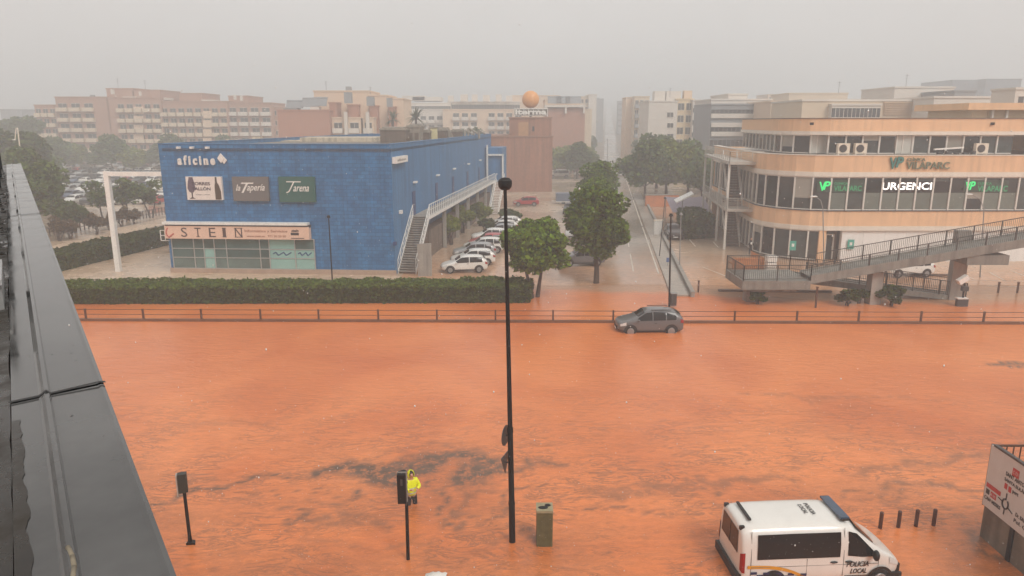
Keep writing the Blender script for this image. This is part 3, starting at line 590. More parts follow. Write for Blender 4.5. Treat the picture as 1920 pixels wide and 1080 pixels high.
# gallery and its stairs on the side wall
GW, GZ = 1.65, 4.40; g0, g1 = 6.3, 50.0
mb = MB(); mb.obox(G_(g0, GZ-.28, .01), SD*(g1-g0), SN*GW, UZ*.28); obj('gallery_floor', mb, m_conc, bl)
for k in range(6): mb = MB(); mb.obox(G_(g0+8+7*k, -.2, GW-.5), SD*.35, SN*.35, UZ*(GZ-.1)); obj('gallery_pillar', mb, m_conc, bl)
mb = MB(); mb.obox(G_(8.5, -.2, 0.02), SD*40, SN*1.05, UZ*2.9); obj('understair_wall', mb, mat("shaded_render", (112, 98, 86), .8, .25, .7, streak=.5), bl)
def railing(mb, p, q, h=1.05, sp=1.1, mid=(.15, .45, .75)):
    p, q = Vector(p), Vector(q); n = max(1, int(round((q-p).length/sp)))
    for i in range(n+1): r = p.lerp(q, i/n); mb.bar(r, r+UZ*h, .05)
    for f in mid: mb.bar(p+UZ*h*f, q+UZ*h*f, .03)
    mb.bar(p+UZ*h, q+UZ*h, .06); return mb
mb = MB(); railing(mb, G_(g0+.3, GZ, GW-.06), G_(g1, GZ, GW-.06), 1.05, .9, (.05, .5)); mb.obox(G_(g0, GZ-.29, GW+.004), SD*(g1-g0), SN*.04, UZ*.31); obj('gallery_railing', mb, m_white, bl)
NST = 24; r0, r1 = .6, 6.3
mb = MB()
for k in range(NST):
    a = r0+(r1-r0)*k/NST; z = .1+(GZ-.1)*(k+1)/NST; mb.obox(G_(a, z-.07, .1), SD*((r1-r0)/NST+.05), SN*1.5, UZ*.065)
    mb.obox(G_(a+.2, z-.18, .12), SD*.02, SN*1.46, UZ*.12)
obj('stair_steps', mb, m_conc, bl)
mb = MB()
for o in (.06, 1.66): mb.obox(G_(r0, -.05, o), SD*(r1-r0)+UZ*(GZ-.02), SN*.06, UZ*.34)
for o in (.09, 1.69): railing(mb, G_(r0, .3, o), G_(r1, GZ+.1, o), .95, 1.2, (.5,))
obj('stair_railing', mb, m_white, bl)
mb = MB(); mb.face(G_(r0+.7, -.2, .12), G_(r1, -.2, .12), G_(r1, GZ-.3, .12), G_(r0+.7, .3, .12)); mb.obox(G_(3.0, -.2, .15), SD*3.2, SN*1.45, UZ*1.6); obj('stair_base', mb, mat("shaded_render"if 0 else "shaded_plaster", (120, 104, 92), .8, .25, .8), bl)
pp = [g(783, 520), g(809, 519)]
mb = MB(); mb.obox((pp[0].x, pp[0].y+.3, -.2), (pp[1]-pp[0]), (0, .25, 0), (0, 0, 3.05)); w_ = obj('stair_wall', mb, m_conc, bl)
# head of the far stair with its white portal
mb = MB(); mb.obox(G_(50.4, GZ-.3, .02), SD*5.5, SN*2.6, UZ*5.2); obj('stair_head', mb, m_blues, bl)
mb = MB()
for o in (.3, 2.7): mb.obox(G_(50.0, GZ-.3, o), SD*.3, SN*.22, UZ*(5.6 if o < 1 else 4.2))
mb.obox(G_(50.0, GZ+3.7, .3), SD*.3, SN*2.6, UZ*.25); obj('stair_head_frame', mb, m_white, bl)
mb = MB()
for o in (1.75, 3.05): mb.obox(G_(43, .05, o), SD*7.3+UZ*(GZ-.2), SN*.07, UZ*.35); railing(mb, G_(43, .3, o), G_(50.3, GZ, o), 1.0, 1.4, (.5,))
for k in range(22): mb.obox(G_(43+7.3*k/22, .1+GZ*k/22, 1.8), SD*.35, SN*1.25, UZ*.06)
obj('far_stair', mb, m_white, bl)
# rusty concrete parapets and machinery on the roof
m_rust = mat("rust_streaked_concrete", (196, 184, 164), .8, .14, .6, streak=.65)
def roofbox(name, m, px0, px1, py0, py1, Y, dep=1.0):
    a, b = at(px0, py0, Y), at(px1, py1, Y); mb = MB(); mb.box(a.x, b.x, Y, Y+dep, min(ZT-.4, b.z), a.z); return obj(name, mb, m, bl)
roofbox('roof_wall', m_rust, 404, 564, 264, 290, 86, 6); roofbox('roof_wall', m_rust, 562, 705, 258, 290, 84.5, 7)
mb = MB()
for k in range(9):
    p = at(408+random.random()*290, 262, 87); mb.box(p.x, p.x+random.uniform(.3, 1.4), 87, 88, 10.8, p.z+random.uniform(-.1, .35))
obj('roof_clutter', mb, m_rust, bl)
m_hv = mat("galvanised_duct", (150, 144, 134), .5, .18, 1.5, streak=.4); m_hvd = mat("machine_side", (112, 102, 94), .6, .2, 1.5, streak=.4)
ac = thing('air_handling_unit', 'large grey boxy air handling unit nearest the corner of the blue roof', 'air conditioner', at(735, 275, 76))
def hv(name, label, px0, px1, py0, Y, dep, m, top=None, lips=2):
    a, b = at(px0, py0, Y), at(px1, 290, Y)
    t = thing(name, label, 'air conditioner', (a.x, Y, ZT-.35), 'machines on the blue building roof')
    mb = MB(); mb.box(a.x, b.x, Y, Y+dep, ZT-.35, a.z-.35); obj('case', mb, m, t)
    mb = MB(); mb.box(a.x-.08, b.x+.08, Y-.08, Y+dep, a.z-.35, a.z-.12); mb.box(a.x+.2, b.x-.2, Y+.3, Y+dep-.4, a.z-.12, a.z); obj('hood', mb, top or m_hv, t)
    mb = MB()
    for k in range(lips): w = (b.x-a.x)/lips; mb.box(a.x+w*k+.12, a.x+w*(k+1)-.12, Y-.03, Y+.02, ZT-.1, (ZT-.1)*.35+(a.z-.5)*.65)
    obj('grille', mb, m_hvd, t); return t
bpy.data.objects.remove(ac)
hv('air_handling_unit', 'wide grey machine with flat hood nearest the corner of the blue roof', 712, 762, 238, 78, 5, m_hvd)
hv('air_handling_unit', 'tall pale grey machine tower in the middle of the blue roof', 763, 788, 233, 81, 4, m_hv)
hv('air_handling_unit', 'brown grey machine with dark slot beside the yellow flue', 774, 806, 243, 84, 5, m_hvd)
hv('air_handling_unit', 'low greenish machine right of the yellow flue', 818, 838, 240, 90, 4, m_hvd)
hv('air_handling_unit', 'brown machine box near the far end of the blue roof', 845, 866, 242, 96, 4, m_hvd)
t = thing('flue', 'pale yellow square flue standing between roof machines', 'flue', at(813, 260, 86)); p = at(813, 240, 86)
mb = MB(); mb.box(p.x-.38, p.x+.38, 86, 86.7, 10.8, p.z); obj('duct', mb, mat("pale_yellow_paint", (206, 198, 158), .5, .08, 2), t); mb = MB(); mb.box(p.x-.46, p.x+.46, 85.9, 86.8, p.z, p.z+.12); obj('cap', mb, m_hv, t)
t = thing('duct', 'bent silver duct sloping over the far roof of the blue building', 'duct', at(845, 262, 92)); mb = MB()
a, b = at(839, 243, 92), at(848, 262, 92); mb.bar(a, b, .5, .5); mb.bar(a+Vector((-2.4, 0, .1)), a+Vector((.2, 0, .1)), .35); obj('run', mb, m_hv, t)
t = thing('duct', 'thin pipes and elbows by the white mast on the blue roof', 'duct', at(880, 262, 103)); mb = MB()
for x, y in ((872, 244), (878, 240), (888, 246), (898, 244)): p = at(x, y, 103); mb.path([Vector((p.x, 103, 10.8)), p, p+Vector((.9, 0, -.5))], .16)
obj('run', mb, m_hv, t)
t = thing('mast', 'thin white mast rising against the far end of the blue wall', 'mast', G_(43, 8, .2)); a = at(887, 318, 103.5); b = at(884, 236, 103.5)
mb = MB(); mb.tube(a, b, .13, .10, 8); obj('pole', mb, m_white, t); mb = MB(); p = at(885, 250, 103.5); mb.bar(p+Vector((-.6, 0, 0)), p+Vector((.6, 0, 0)), .08); mb.bar(p+Vector((-.6, 0, 0)), p+Vector((-.6, 0, -.6)), .08); obj('bracket', mb, m_white, t)
# ---- signs on the blue building
t = thing('cinema_sign', 'white rounded aficine letters with small diamond at the top of the blue wall', 'sign', F(*fw(335, 311)))
sa, za = fw(336, 309); sb, zb = fw(404, 294)
mb = MB(); text_mb(mb, 'a f i c i n e', F(sa, za, .1), UX, UZ, sb-sa, zb-za+.12, .16, 0, .035); obj('lettering', mb, m_white, t)
sd, zd = fw(416, 296); mb = MB(); mb.obox(F(sd, zd-.42, .08), UX*.3+UZ*.4, -UX*.3+UZ*.4, UN*.18); mb.obox(F(sd+.22, zd-.5, .05), UX*.25+UZ*.3, -UX*.25+UZ*.3, UN*.12); obj('diamond', mb, m_white, t)
def panel(name, label, px0, px1, py0, py1, m):
    sa, za = fw(px0, py1); sb, zb = fw(px1, py0); t = thing(name, label, 'sign', F(sa, za))
    mb = MB(); frect(mb, sa, sb, za, zb, .01, .30); obj('panel', mb, m, t); return t, sa, sb, za, zb
t, sa, sb, za, zb = panel('advertising_panel', 'white Torres Tallon wine advert with bottle and glass on the blue wall', 355, 417, 331, 374, mat("poster_white", (222, 214, 206), .4, .06, 3))
w, h = sb-sa, zb-za
def fx(u, v): return F(sa+w*u, za+h*v, .302)
mb = MB(); text_mb(mb, 'TORRES', fx(.15, .63), UX, UZ, w*.53, h*.14, .012, 0, .03); text_mb(mb, 'TALLÓN', fx(.15, .41), UX, UZ, w*.53, h*.17, .012, 0, .03); text_mb(mb, 'bodegas y viñedos', fx(.25, .2), UX, UZ, w*.4, h*.05, .01); obj('lettering', mb, mat("plum_ink", (58, 46, 56), .5, .1, 3), t)
def poly_f(pts, o, m, name, par_, thick=.01):
    mb = MB(); n = len(pts); fr = [F(sa+w*u, za+h*v, o+thick) for u, v in pts]; mb.face(*fr); obj(name, mb, m, par_)
m_bot = mat("bottle_brown", (72, 58, 44), .4, .2, 4); m_wine = mat("wine_glass_purple", (92, 78, 92), .4, .25, 4)
poly_f([(.80, .02), (.97, .02), (.97, .35), (.93, .62), (.88, .76), (.875, .99), (.825, .99), (.82, .76), (.80, .6)], .302, m_bot, 'bottle_picture', t)
poly_f([(.03, .5), (.07, .36), (.13, .3), (.2, .33), (.26, .5), (.24, .72), (.20, .98), (.09, .98), (.05, .72)], .300, m_wine, 'glass_picture', t)
poly_f([(.13, .31), (.17, .31), (.165, .12), (.24, .05), (.06, .05), (.135, .12)], .301, m_ink, 'glass_stem_picture', t)
t, sa, sb, za, zb = panel('advertising_panel', 'plain grey panel lettered la Taperia on the blue wall', 441, 504, 331, 376, mat("panel_grey", (104, 102, 100), .45, .07, 2)); w, h = sb-sa, zb-za
mb = MB(); text_mb(mb, 'la', F(sa+w*.09, za+h*.42, .302), UX, UZ, w*.13, h*.26, .015, .35, .01); text_mb(mb, 'T', F(sa+w*.24, za+h*.34, .302), UX, UZ, w*.36, h*.42, .015, .4, .0); text_mb(mb, 'apería', F(sa+w*.40, za+h*.34, .302), UX, UZ, w*.50, h*.36, .015, .35, .01); obj('lettering', mb, m_white, t)
t, sa, sb, za, zb = panel('advertising_panel', 'dark green panel with white handwritten lettering on the blue wall', 527, 591, 331, 378, mat("panel_green", (38, 90, 82), .45, .1, 2)); w, h = sb-sa, zb-za
mb = MB(); text_mb(mb, 'J', F(sa+w*.2, za+h*.36, .302), UX, UZ, w*.24, h*.42, .015, .5, .0); frect(mb, sa+w*.22, sa+w*.62, za+h*.78, za+h*.82, .302, .315); text_mb(mb, 'arena', F(sa+w*.40, za+h*.42, .302), UX, UZ, w*.44, h*.2, .015, .4, .01); obj('lettering', mb, m_white, t)
# STEIN fascia
sa, za = fw(317, 445); sb, zb = fw(583, 424); w, h = sb-sa, zb-za
t = thing('shop_sign', 'long pale peach STEIN fascia above the shop windows', 'sign', F(sa, za))
mb = MB(); frect(mb, sa, sb, za, zb, .05, .62); obj('panel', mb, mat("peach_panel", (222, 186, 164), .45, .05, 1.5), t)
for ch, u, cw in (('S', .115, .042), ('T', .21, .044), ('E', .31, .046), ('I', .405, .022), ('N', .49, .05)):
    mb = MB(); text_mb(mb, ch, F(sa+w*u, za+h*.14, .621), UX, UZ, w*cw, h*.74, .015, 0, .0)
    for v in (.14, .84):
        if ch in 'TIN' and not (ch == 'T' and v > .5): frect(mb, sa+w*(u+(cw*.2 if ch == 'T' else -.004)), sa+w*(u+(cw*.8 if ch == 'T' else cw+.004)), za+h*v, za+h*(v+.05), .622, .634)
    obj('letter', mb, mat("brown_lettering", (74, 52, 48), .5, .1, 4), t)
mb = MB(); text_mb(mb, 'Informàtica y Servicios', F(sa+w*.558, za+h*.5, .621), UX, UZ, w*.295, h*.26, .012, 0, .02); text_mb(mb, 'www.stein.es   971 30 20 50', F(sa+w*.57, za+h*.17, .621), UX, UZ, w*.27, h*.17, .012, 0, .02); obj('small_lettering', mb, mat("terracotta_lettering", (158, 104, 78), .5, .1, 4), t)
mb = MB(); frect(mb, sa+w*.875, sa+w*.93, za+h*.35, za+h*.55, .621, .632); frect(mb, sa+w*.875, sa+w*.965, za+h*.08, za+h*.14, .621, .632); text_mb(mb, 'stein', F(sa+w*.88, za+h*.6, .621), UX, UZ, w*.05, h*.22, .012, .2, .03); obj('emblem', mb, m_ink, t)
mb = MB(); mb.path([F(sa+w*(.03+.016*math.cos(a)*(1+.6*(a-2)/4)), za+h*(.5+.36*math.sin(a)), .63) for a in [1.9+.35*k for k in range(12)]], .06, 5); mb.path([F(sa+w*.026, za+h*.1, .63), F(sa+w*.062, za+h*.4, .63)], .07, 5); obj('swirl', mb, mat("coral_paint", (186, 96, 80), .5, .1, 3), t)
tA, zA = swall(735, 307); tB, zB = swall(757, 291)
t = thing('cinema_sign', 'small white aficine light box on the side of the blue building', 'sign', G_(tA, zA)); mb = MB(); mb.obox(G_(tA, zA, .02), SD*(tB-tA), SN*.35, UZ*(zB-zA)); obj('panel', mb, m_white, t)
mb = MB(); text_mb(mb, 'aficine', G_(tA+(tB-tA)*.12, zA+(zB-zA)*.3, .372), SD, UZ, (tB-tA)*.7, (zB-zA)*.4, .012, 0, .02); obj('lettering', mb, m_grey, t)
t = thing('sign_bracket', 'small square white bracket on the left corner of the blue building', 'sign', F(-.3, 5)); s, z = fw(302, 438); mb = MB()
for dz in (0, .45, .9): mb.bar(F(s, z+dz-.6, .1), F(s+.75, z+dz-.6, .1), .06)
mb.bar(F(s, z-.6, .1), F(s, z+.3, .1), .06); mb.bar(F(s+.4, z-.6, .1), F(s+.4, z+.3, .1), .06); obj('frame', mb, m_white, t)
# white portal frame to the left of the cinema
pb = g(223, 509); pt = at(200, 321, pb.y); q = F(.0, pt.z, .3)
t = thing('portal_frame', 'tall cream portal frame with one leg joined to the blue building', 'frame', pb)
mb = MB(); mb.box(pb.x-.21, pb.x+.21, pb.y-.21, pb.y+.21, -.3, pt.z); obj('leg', mb, m_white, t)
mb = MB(); mb.obox((pb.x+.214, pb.y-.18, pt.z-.40), (A.x-pb.x-.22, A.y-pb.y+.2, 0), (0, .36, 0), (0, 0, .36)); obj('beam', mb, m_white, t)
# ================================================================== brick building with the globe
m_brk = brick("terracotta_brick", (150, 104, 82), (162, 114, 92), (140, 100, 80), .5, .22, .012, .75, .16, streak=1)
m_brk2 = mat("terracotta_trim", (150, 112, 92), .7, .12, .6)
Yg = 139.0
t = thing('brick_building', 'terracotta brick block with stepped tower beyond the end of the blue building', 'building', at(977, 355, Yg))
a, b = at(905, 257, Yg), at(1035, 352, Yg); mb = MB(); mb.box(a.x, b.x, Yg, Yg+24, -.2, a.z); obj('wall', mb, m_brk, t)
mb = MB(); mb.box(a.x-.15, b.x+.15, Yg-.15, Yg+24.1, a.z, a.z+.25); obj('roof', mb, m_brk2, t)
c, d = at(955, 222, Yg), at(1034, 257, Yg); mb = MB(); mb.box(c.x, d.x, Yg+.25, Yg+15, a.z+.25, c.z); obj('tower', mb, m_brk, t)
mb = MB(); mb.box(c.x-.15, d.x+.15, Yg+.1, Yg+15.1, c.z, c.z+.25); obj('tower_roof', mb, m_brk2, t)
p = at(972, 240, Yg); mb = MB(); mb.box(p.x, p.x+1.9, Yg+.18, Yg+.26, p.z-1.6, p.z+1.1); obj('panel', mb, mat("ochre_panel", (176, 132, 92), .6, .12, 1.5), t)
p = at(998, 241, Yg); mb = MB(); mb.box(p.x, p.x+.4, Yg+.2, Yg+.27, p.z-.5, p.z+.4); obj('window', mb, m_glass, t)
sg = thing('rooftop_sign', 'white rooftop lettering under the orange globe', 'sign', at(997, 220, Yg+.6))
e, f = at(964, 217, Yg+.5), at(1027, 204, Yg+.5); mb = MB(); text_mb(mb, 'iterma', (e.x+.2, Yg+.5, e.z+.2), (1, 0, 0), UZ, f.x-e.x-.4, f.z-e.z-.3, .25, 0, .04); obj('lettering', mb, m_white, sg)
mb = MB(); mb.bar((e.x, Yg+.7, e.z+.1), (f.x, Yg+.7, e.z+.1), .14); mb.bar((e.x, Yg+.7, f.z), (f.x, Yg+.7, f.z), .14)
for k in range(8): x = e.x+(f.x-e.x)*k/7; mb.bar((x, Yg+.7, c.z+.2), (x, Yg+.7, f.z), .09)
obj('frame', mb, m_white, sg); mb = MB(); mb.box(e.x+.1, f.x-.1, Yg+.80, Yg+.84, e.z+.1, f.z-.05); obj('backing', mb, m_hvd, sg)
gb = thing('globe', 'orange ball on a short post above the brick tower', 'globe', at(995, 202, Yg+2)); p = at(995, 186.5, Yg+2)
mb = MB(); mb.ball(p, 1.62, nu=28, nv=18); obj('ball', mb, mat("orange_globe", (226, 160, 98), .45, .1, 1.2, streak=.2), gb, True); mb = MB(); mb.tube((p.x, p.y, c.z), (p.x, p.y, p.z-1.5), .22); obj('post', mb, m_grey, gb)
# ================================================================== clinic
m_or = mat("peach_render", (228, 186, 146), .65, .07, .5, streak=.24)
m_wb = mat("white_band", (224, 214, 200), .55, .05, .8, streak=.12)
m_mull = mat("white_mullion", (214, 210, 202), .45, .05, 2)
m_dec = mat("roof_slab", (168, 160, 150), .6, .1, .5)
d1 = Vector((-.09, -.996, 0)).normalized(); d2 = Vector((1, 0, 0)); nin = Vector((-d1.y, d1.x, 0))
def cpath(off=0.0, sp=1.6, far=97.0, Rr=5.5, xe=62.0):
    """outline from the far left end, round the corner, along the front; off = metres set back"""
    yf = 67.8+off; c0 = Vector((25.0, 75.0, 0))+nin*off; tt = (yf-c0.y)/d1.y; Cn = c0+d1*tt
    R_ = max(3.2, Rr-off*.6); ph = math.acos(d1.dot(d2)); T = R_*math.tan(ph/2); P1 = Cn-d1*T; P2 = Cn+d2*T; ctr = P1+nin*R_
    st = P1+(-d1)*((far-P1.y)/(-d1.y)); out = []
    L1 = (P1-st).length; L2 = R_*ph; L3 = xe-P2.x; n = int((L1+L2+L3)/sp)
    for i in range(n+1):
        s = i*sp
        if s < L1: out.append(st+d1*s)
        elif s < L1+L2:
            a = (s-L1)/R_; r = P1-ctr; out.append(ctr+Vector((r.x*math.cos(a)-r.y*math.sin(a), r.x*math.sin(a)+r.y*math.cos(a), 0)))
        else: out.append(P2+d2*(s-L1-L2))
    return out
def nrm(p, i):
    a = p[max(0, i-1)]; b = p[min(len(p)-1, i+1)]; d = (b-a).normalized(); return Vector((d.y, -d.x, 0))
def band(mb, p, z0, z1, out, inn=.5):
    N = [nrm(p, i) for i in range(len(p))]
    for i in range(len(p)-1):
        a, b = p[i]+N[i]*out, p[i+1]+N[i+1]*out; c, d = p[i]-N[i]*inn, p[i+1]-N[i+1]*inn
        mb.face(a+UZ*z0, b+UZ*z0, b+UZ*z1, a+UZ*z1); mb.face(a+UZ*z1, b+UZ*z1, d+UZ*z1, c+UZ*z1); mb.face(c+UZ*z0, d+UZ*z0, b+UZ*z0, a+UZ*z0); mb.face(d+UZ*z0, c+UZ*z0, c+UZ*z1, d+UZ*z1)
    a, c = p[0]+N[0]*out, p[0]-N[0]*inn; mb.face(c+UZ*z0, a+UZ*z0, a+UZ*z1, c+UZ*z1); return mb
cl = thing('clinic_building', 'three storey peach and white clinic with a rounded corner and ribbon windows', 'building', (35, 72, 0))
P0 = cpath(0); PT = cpath(1.9, 1.6, 89.0)
def obj_s(*a): o = obj(*a); o.data.polygons.foreach_set("use_smooth", [False]*len(o.data.polygons)); return o
obj('lower_band', band(MB(), P0, 3.42, 4.84, .12), m_or, cl); obj('lower_fascia', band(MB(), P0, 3.0, 3.416, .20), m_wb, cl)
obj('lower_sill', band(MB(), P0, 4.844, 4.93, .2), m_dkgrey, cl)
obj('middle_band', band(MB(), P0, 8.50, 10.0, .12), m_or, cl); obj('middle_fascia', band(MB(), P0, 8.06, 8.496, .20), m_wb, cl)
obj('terrace_coping', band(MB(), P0, 10.004, 10.08, .18), m_wb, cl)
obj('roof_band', band(MB(), PT, 12.2, 13.36, .35, .9), m_or, cl); obj('roof_fascia', band(MB(), PT, 11.86, 12.196, .45, .9), m_wb, cl)
obj('roof_coping', band(MB(), PT, 13.364, 13.44, .42, .9), mat("brown_coping", (110, 96, 84), .6, .1, 2), cl)
for nm, p, z0, z1 in (('terrace', P0, 9.3, 9.75), ('roof', PT, 12.6, 12.9), ('floor_slab', P0, 4.2, 4.7)):
    mb = MB(); mb.prism([Vector((q.x, q.y, 0)) for q in p]+[Vector((62, 97, 0))], z0, z1); obj(nm, mb, m_dec, cl)
mb = MB(); mb.face((62, 67.8, 0), (62, 97, 0), (62, 97, 13.3), (62, 67.8, 13.3)); mb.face((62, 97, 0), (27, 97, 0), (27, 97, 9.9), (62, 97, 9.9)); obj('rear_wall', mb, m_or, cl)
def bays(p, z0, z1, i0, i1, set_=.0, seen=None, skip=()):
    L = (p[i0+1]-p[i0]).length; wm = _mesh('window', MB().box(.06, L-.06, .0, .05, 0, z1-z0), m_glass); fm = _mesh('mullion', MB().box(-.07, .07, -.13, .06, 0, z1-z0).box(.07, L-.07, -.03, .04, 0, .09).box(.07, L-.07, -.03, .04, z1-z0-.12, z1-z0), m_mull)
    H_ = z1-z0; flm = _mesh('film', MB().box(.075, L-.075, -.012, -.002, .1, H_*.52), mat("grey_window_film", (104, 112, 104), .3, .12, 1.5, objvar=.12)); m_bl = mat("window_blind", (150, 146, 136), .4, .1, 2, objvar=.2)
    blm = [_mesh('blind', MB().box(.075, L-.075, -.012, -.002, H_*f, H_-.13), m_bl) for f in (.35, .7)]; xf0 = lambda px: at(px, 360, 67.8).x
    for i in range(i0, i1):
        if i in skip: continue
        a, b = p[i], p[i+1]; an = math.atan2(b.y-a.y, b.x-a.x); n_ = Vector((math.sin(an), -math.cos(an), 0))
        w_ = inst('window', wm, cl, a-n_*set_+UZ*z0, an, ((b-a).length/L, 1, 1)); f_ = add('mullion', fm, w_)
        if z0 > 4 and z0 < 6 and xf0(1555) < a.x < xf0(1900) and i % 7: add('film', flm, w_)
        elif (i*7+int(z0)) % 5 == 0: add('blind', blm[(i+int(z0)) % 2], w_)
nF = len(P0)-1
i_front = next(i for i, q in enumerate(P0) if q.x > 28.6 and q.y < 68.2)
bays(P0, 4.93, 8.06, 1, nF-6)
bays(P0, .15, 3.0, 4, i_front)
i1d = min(range(len(PT)), key=lambda i: abs(PT[i].x-at(1513, 270, 69.7).x)+abs(PT[i].y-69.7)); i2d = min(range(len(PT)), key=lambda i: abs(PT[i].x-at(1680, 270, 69.7).x)+abs(PT[i].y-69.7))
bays(PT, 10.1, 11.86, 0, len(PT)-9, skip=(i1d, i2d))
for i in (i1d, i2d):
    a = PT[i]; mb = MB(); mb.box(a.x+.08, a.x+1.5, a.y-.02, a.y+.05, 10.1, 11.86); d_ = obj('terrace_door', mb, mat("grey_blind", (186, 186, 178), .5, .06, 2), cl); mb = MB(); mb.box(a.x, a.x+.1, a.y-.1, a.y+.06, 10.1, 11.86); mb.box(a.x+1.5, a.x+1.62, a.y-.1, a.y+.06, 10.1, 11.86); mb.box(a.x+.62, a.x+.72, a.y-.06, a.y+.0, 10.1, 11.86); obj('frame', mb, m_mull, d_)
# ground floor of the front: peach pier, recessed entrance, white panels
xf = lambda px: at(px, 460, 67.8).x
x0 = P0[i_front].x
mb = MB(); mb.box(x0+.03, xf(1534), 67.78, 68.4, -.1, 3.0); obj('pier', mb, m_or, cl)
mb = MB(); mb.box(xf(1534), xf(1577), 68.9, 69.1, 0, 3.0); obj('entrance_wall', mb, mat("brown_porch", (104, 88, 74), .6, .15, 1), cl)
mb = MB(); mb.box(xf(1541), xf(1570), 68.8, 68.88, .05, 2.45); d_ = obj('entrance_door', mb, m_glass, cl)
mb = MB()
for px in (1541, 1555.5, 1570): mb.box(xf(px)-.07, xf(px)+.07, 68.72, 68.87, .05, 2.5)
mb.box(xf(1541), xf(1570), 68.74, 68.86, 2.4, 2.52); obj('frame', mb, m_mull, d_)
for k in range(10):
    a = xf(1577)+.004+k*2.05; mb = MB(); mb.box(a, a+2.03, 67.82, 68.3, -.1, 2.995); obj('wall_panel', mb, mat("white_panel", (230, 228, 224), .5, .04, .8, streak=.1), cl)
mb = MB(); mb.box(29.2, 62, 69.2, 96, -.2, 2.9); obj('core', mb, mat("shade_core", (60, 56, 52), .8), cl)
# roof room on the right
m_louv = mat("beige_louvre", (206, 186, 156), .6, .06, 1)
a, b = at(1815, 193, 72.5), at(1815, 206, 72.5); mb = MB(); mb.box(a.x, 66, 72.3, 82, b.z, a.z); obj('roof_room_slab', mb, m_or, cl)
mb = MB(); mb.box(at(1833, 200, 72.5).x, 65, 73.2, 81, 12.9, b.z); obj('roof_room', mb, m_louv, cl)
mb = MB()
for k in range(11): z = 12.95+k*(b.z-13)/11; mb.box(at(1862, 200, 72.5).x, 65, 73.05, 73.19, z, z+.14)
obj('louvre', mb, m_louv, cl)
mb = MB(); 
for px in (1865, 1892): x = at(px, 220, 72.5).x; mb.box(x-.09, x+.09, 72.8, 73.04, 10.1 if px > 1880 else 12.9, b.z)
obj('post', mb, m_mull, cl)
for px in (1522, 1861): p = at(px, 232, 69.3); mb = MB(); mb.box(p.x-.16, p.x+.16, 69.22, 69.34, p.z-.12, p.z+.12); obj('vent', mb, m_black, cl)
# air conditioners on the terrace
def acu(px, label, w=1.0, h=.95):
    p = at(px, 283, 68.75); t = thing('air_conditioner', label, 'air conditioner', (p.x, 68.7, 10.08), 'air conditioners on the clinic terrace')
    mb = MB(); mb.box(p.x-w/2, p.x+w/2, 68.5, 68.95, 10.16, 10.16+h); mb.box(p.x-w/2+.05, p.x-w/2+.15, 68.5, 68.95, 10.06, 10.17); mb.box(p.x+w/2-.15, p.x+w/2-.05, 68.5, 68.95, 10.06, 10.17); obj('case', mb, m_cream, t)
    mb = MB(); mb.tube((p.x-.1, 68.51, 10.16+h*.5), (p.x-.1, 68.46, 10.16+h*.5), h*.38, None, 16); obj('fan', mb, m_dkgrey, t)
acu(1580, 'white air conditioner leftmost on the clinic terrace, beside the glazed door', 1.1); acu(1612, 'white air conditioner beside its twin left of the Vilaparc lettering', 1.1); acu(1838, 'lone white air conditioner at the right end of the clinic terrace', 1.15)
t = thing('awning', 'folded white awning with stored items on the terrace above the Vilaparc lettering', 'awning', (at(1770, 283, 68.6).x, 68.6, 10.08)); a, b = at(1752, 277, 68.7), at(1806, 278, 68.7)
mb = MB(); mb.bar(Vector((a.x, 68.7, 10.55)), Vector((b.x, 68.7, 10.72)), .2, .14); obj('cloth', mb, m_white, t); mb = MB()
for k in range(5): x = a.x+.3+k*.8; mb.box(x, x+.4+.2*math.sin(k*3), 68.4, 68.8, 10.08, 10.3+.1*math.sin(k*2))
obj('frame', mb, m_dkgrey, t)
# lettering on the clinic
m_teal = mat("teal_letters", (52, 120, 112), .4, .08, 3); m_gg = mat("grey_green_letters", (112, 120, 96), .4, .08, 3)
yb = 67.62
def ct(mb, s, px0, px1, py0, py1, Y=yb, d=.1, **k):
    a, b = at(px0, py1, Y), at(px1, py0, Y); return text_mb(mb, s, (a.x, Y, a.z), (1, 0, 0), UZ, b.x-a.x, b.z-a.z, d, **k)
t = thing('clinic_sign', 'teal VP monogram with Clínica Vilaparc lettering on the peach band', 'sign', at(1720, 320, yb))
mb = MB(); ct(mb, 'V', 1666, 1682, 295, 317, bold=.03); ct(mb, 'P', 1678, 1695, 294, 314, bold=.04, shear=.2); obj('monogram', mb, m_teal, t)
mb = MB(); ct(mb, 'CLÍNICA', 1700, 1735, 294.5, 302); ct(mb, 'VILAPARC', 1698, 1781, 303.5, 317, bold=.012); obj('lettering', mb, m_gg, t)
ng = mat("neon_green", (40, 200, 110), .4, .0, 1, emit=.75); ngd = mat("neon_green_dim", (44, 140, 92), .4, .0, 1, emit=.3); nw = mat("led_white", (250, 246, 240), .4, 0, 1, emit=1.0); m_sc = mat("black_screen", (30, 27, 26), .25, .1, 1)
Yn = 67.72
def ledsign(label, px0, px1, py0, py1, mono=None, words=()):
    a, b = at(px0, py1, Yn), at(px1, py0, Yn); t = thing('lit_sign', label, 'sign', (a.x, Yn, a.z)); mb = MB(); mb.box(a.x, b.x, Yn, Yn+.05, a.z, b.z); obj('screen', mb, mat("sign_film", (46, 66, 56), .3, .2, 1) if mono else m_sc, t)
    if mono: mb = MB(); ct(mb, 'V', mono[0], mono[1]-9, mono[2], mono[3], Yn-.02, .02, bold=.03); ct(mb, 'P', mono[0]+8, mono[1], mono[2]-1, mono[3]-2, Yn-.02, .02, bold=.03, shear=.2); obj('monogram', mb, ng, t)
    for s, x0, x1, y0, y1, m_ in words: mb = MB(); ct(mb, s, x0, x1, y0, y1, Yn-.02, .02, bold=.02); obj('lettering', mb, m_, t)
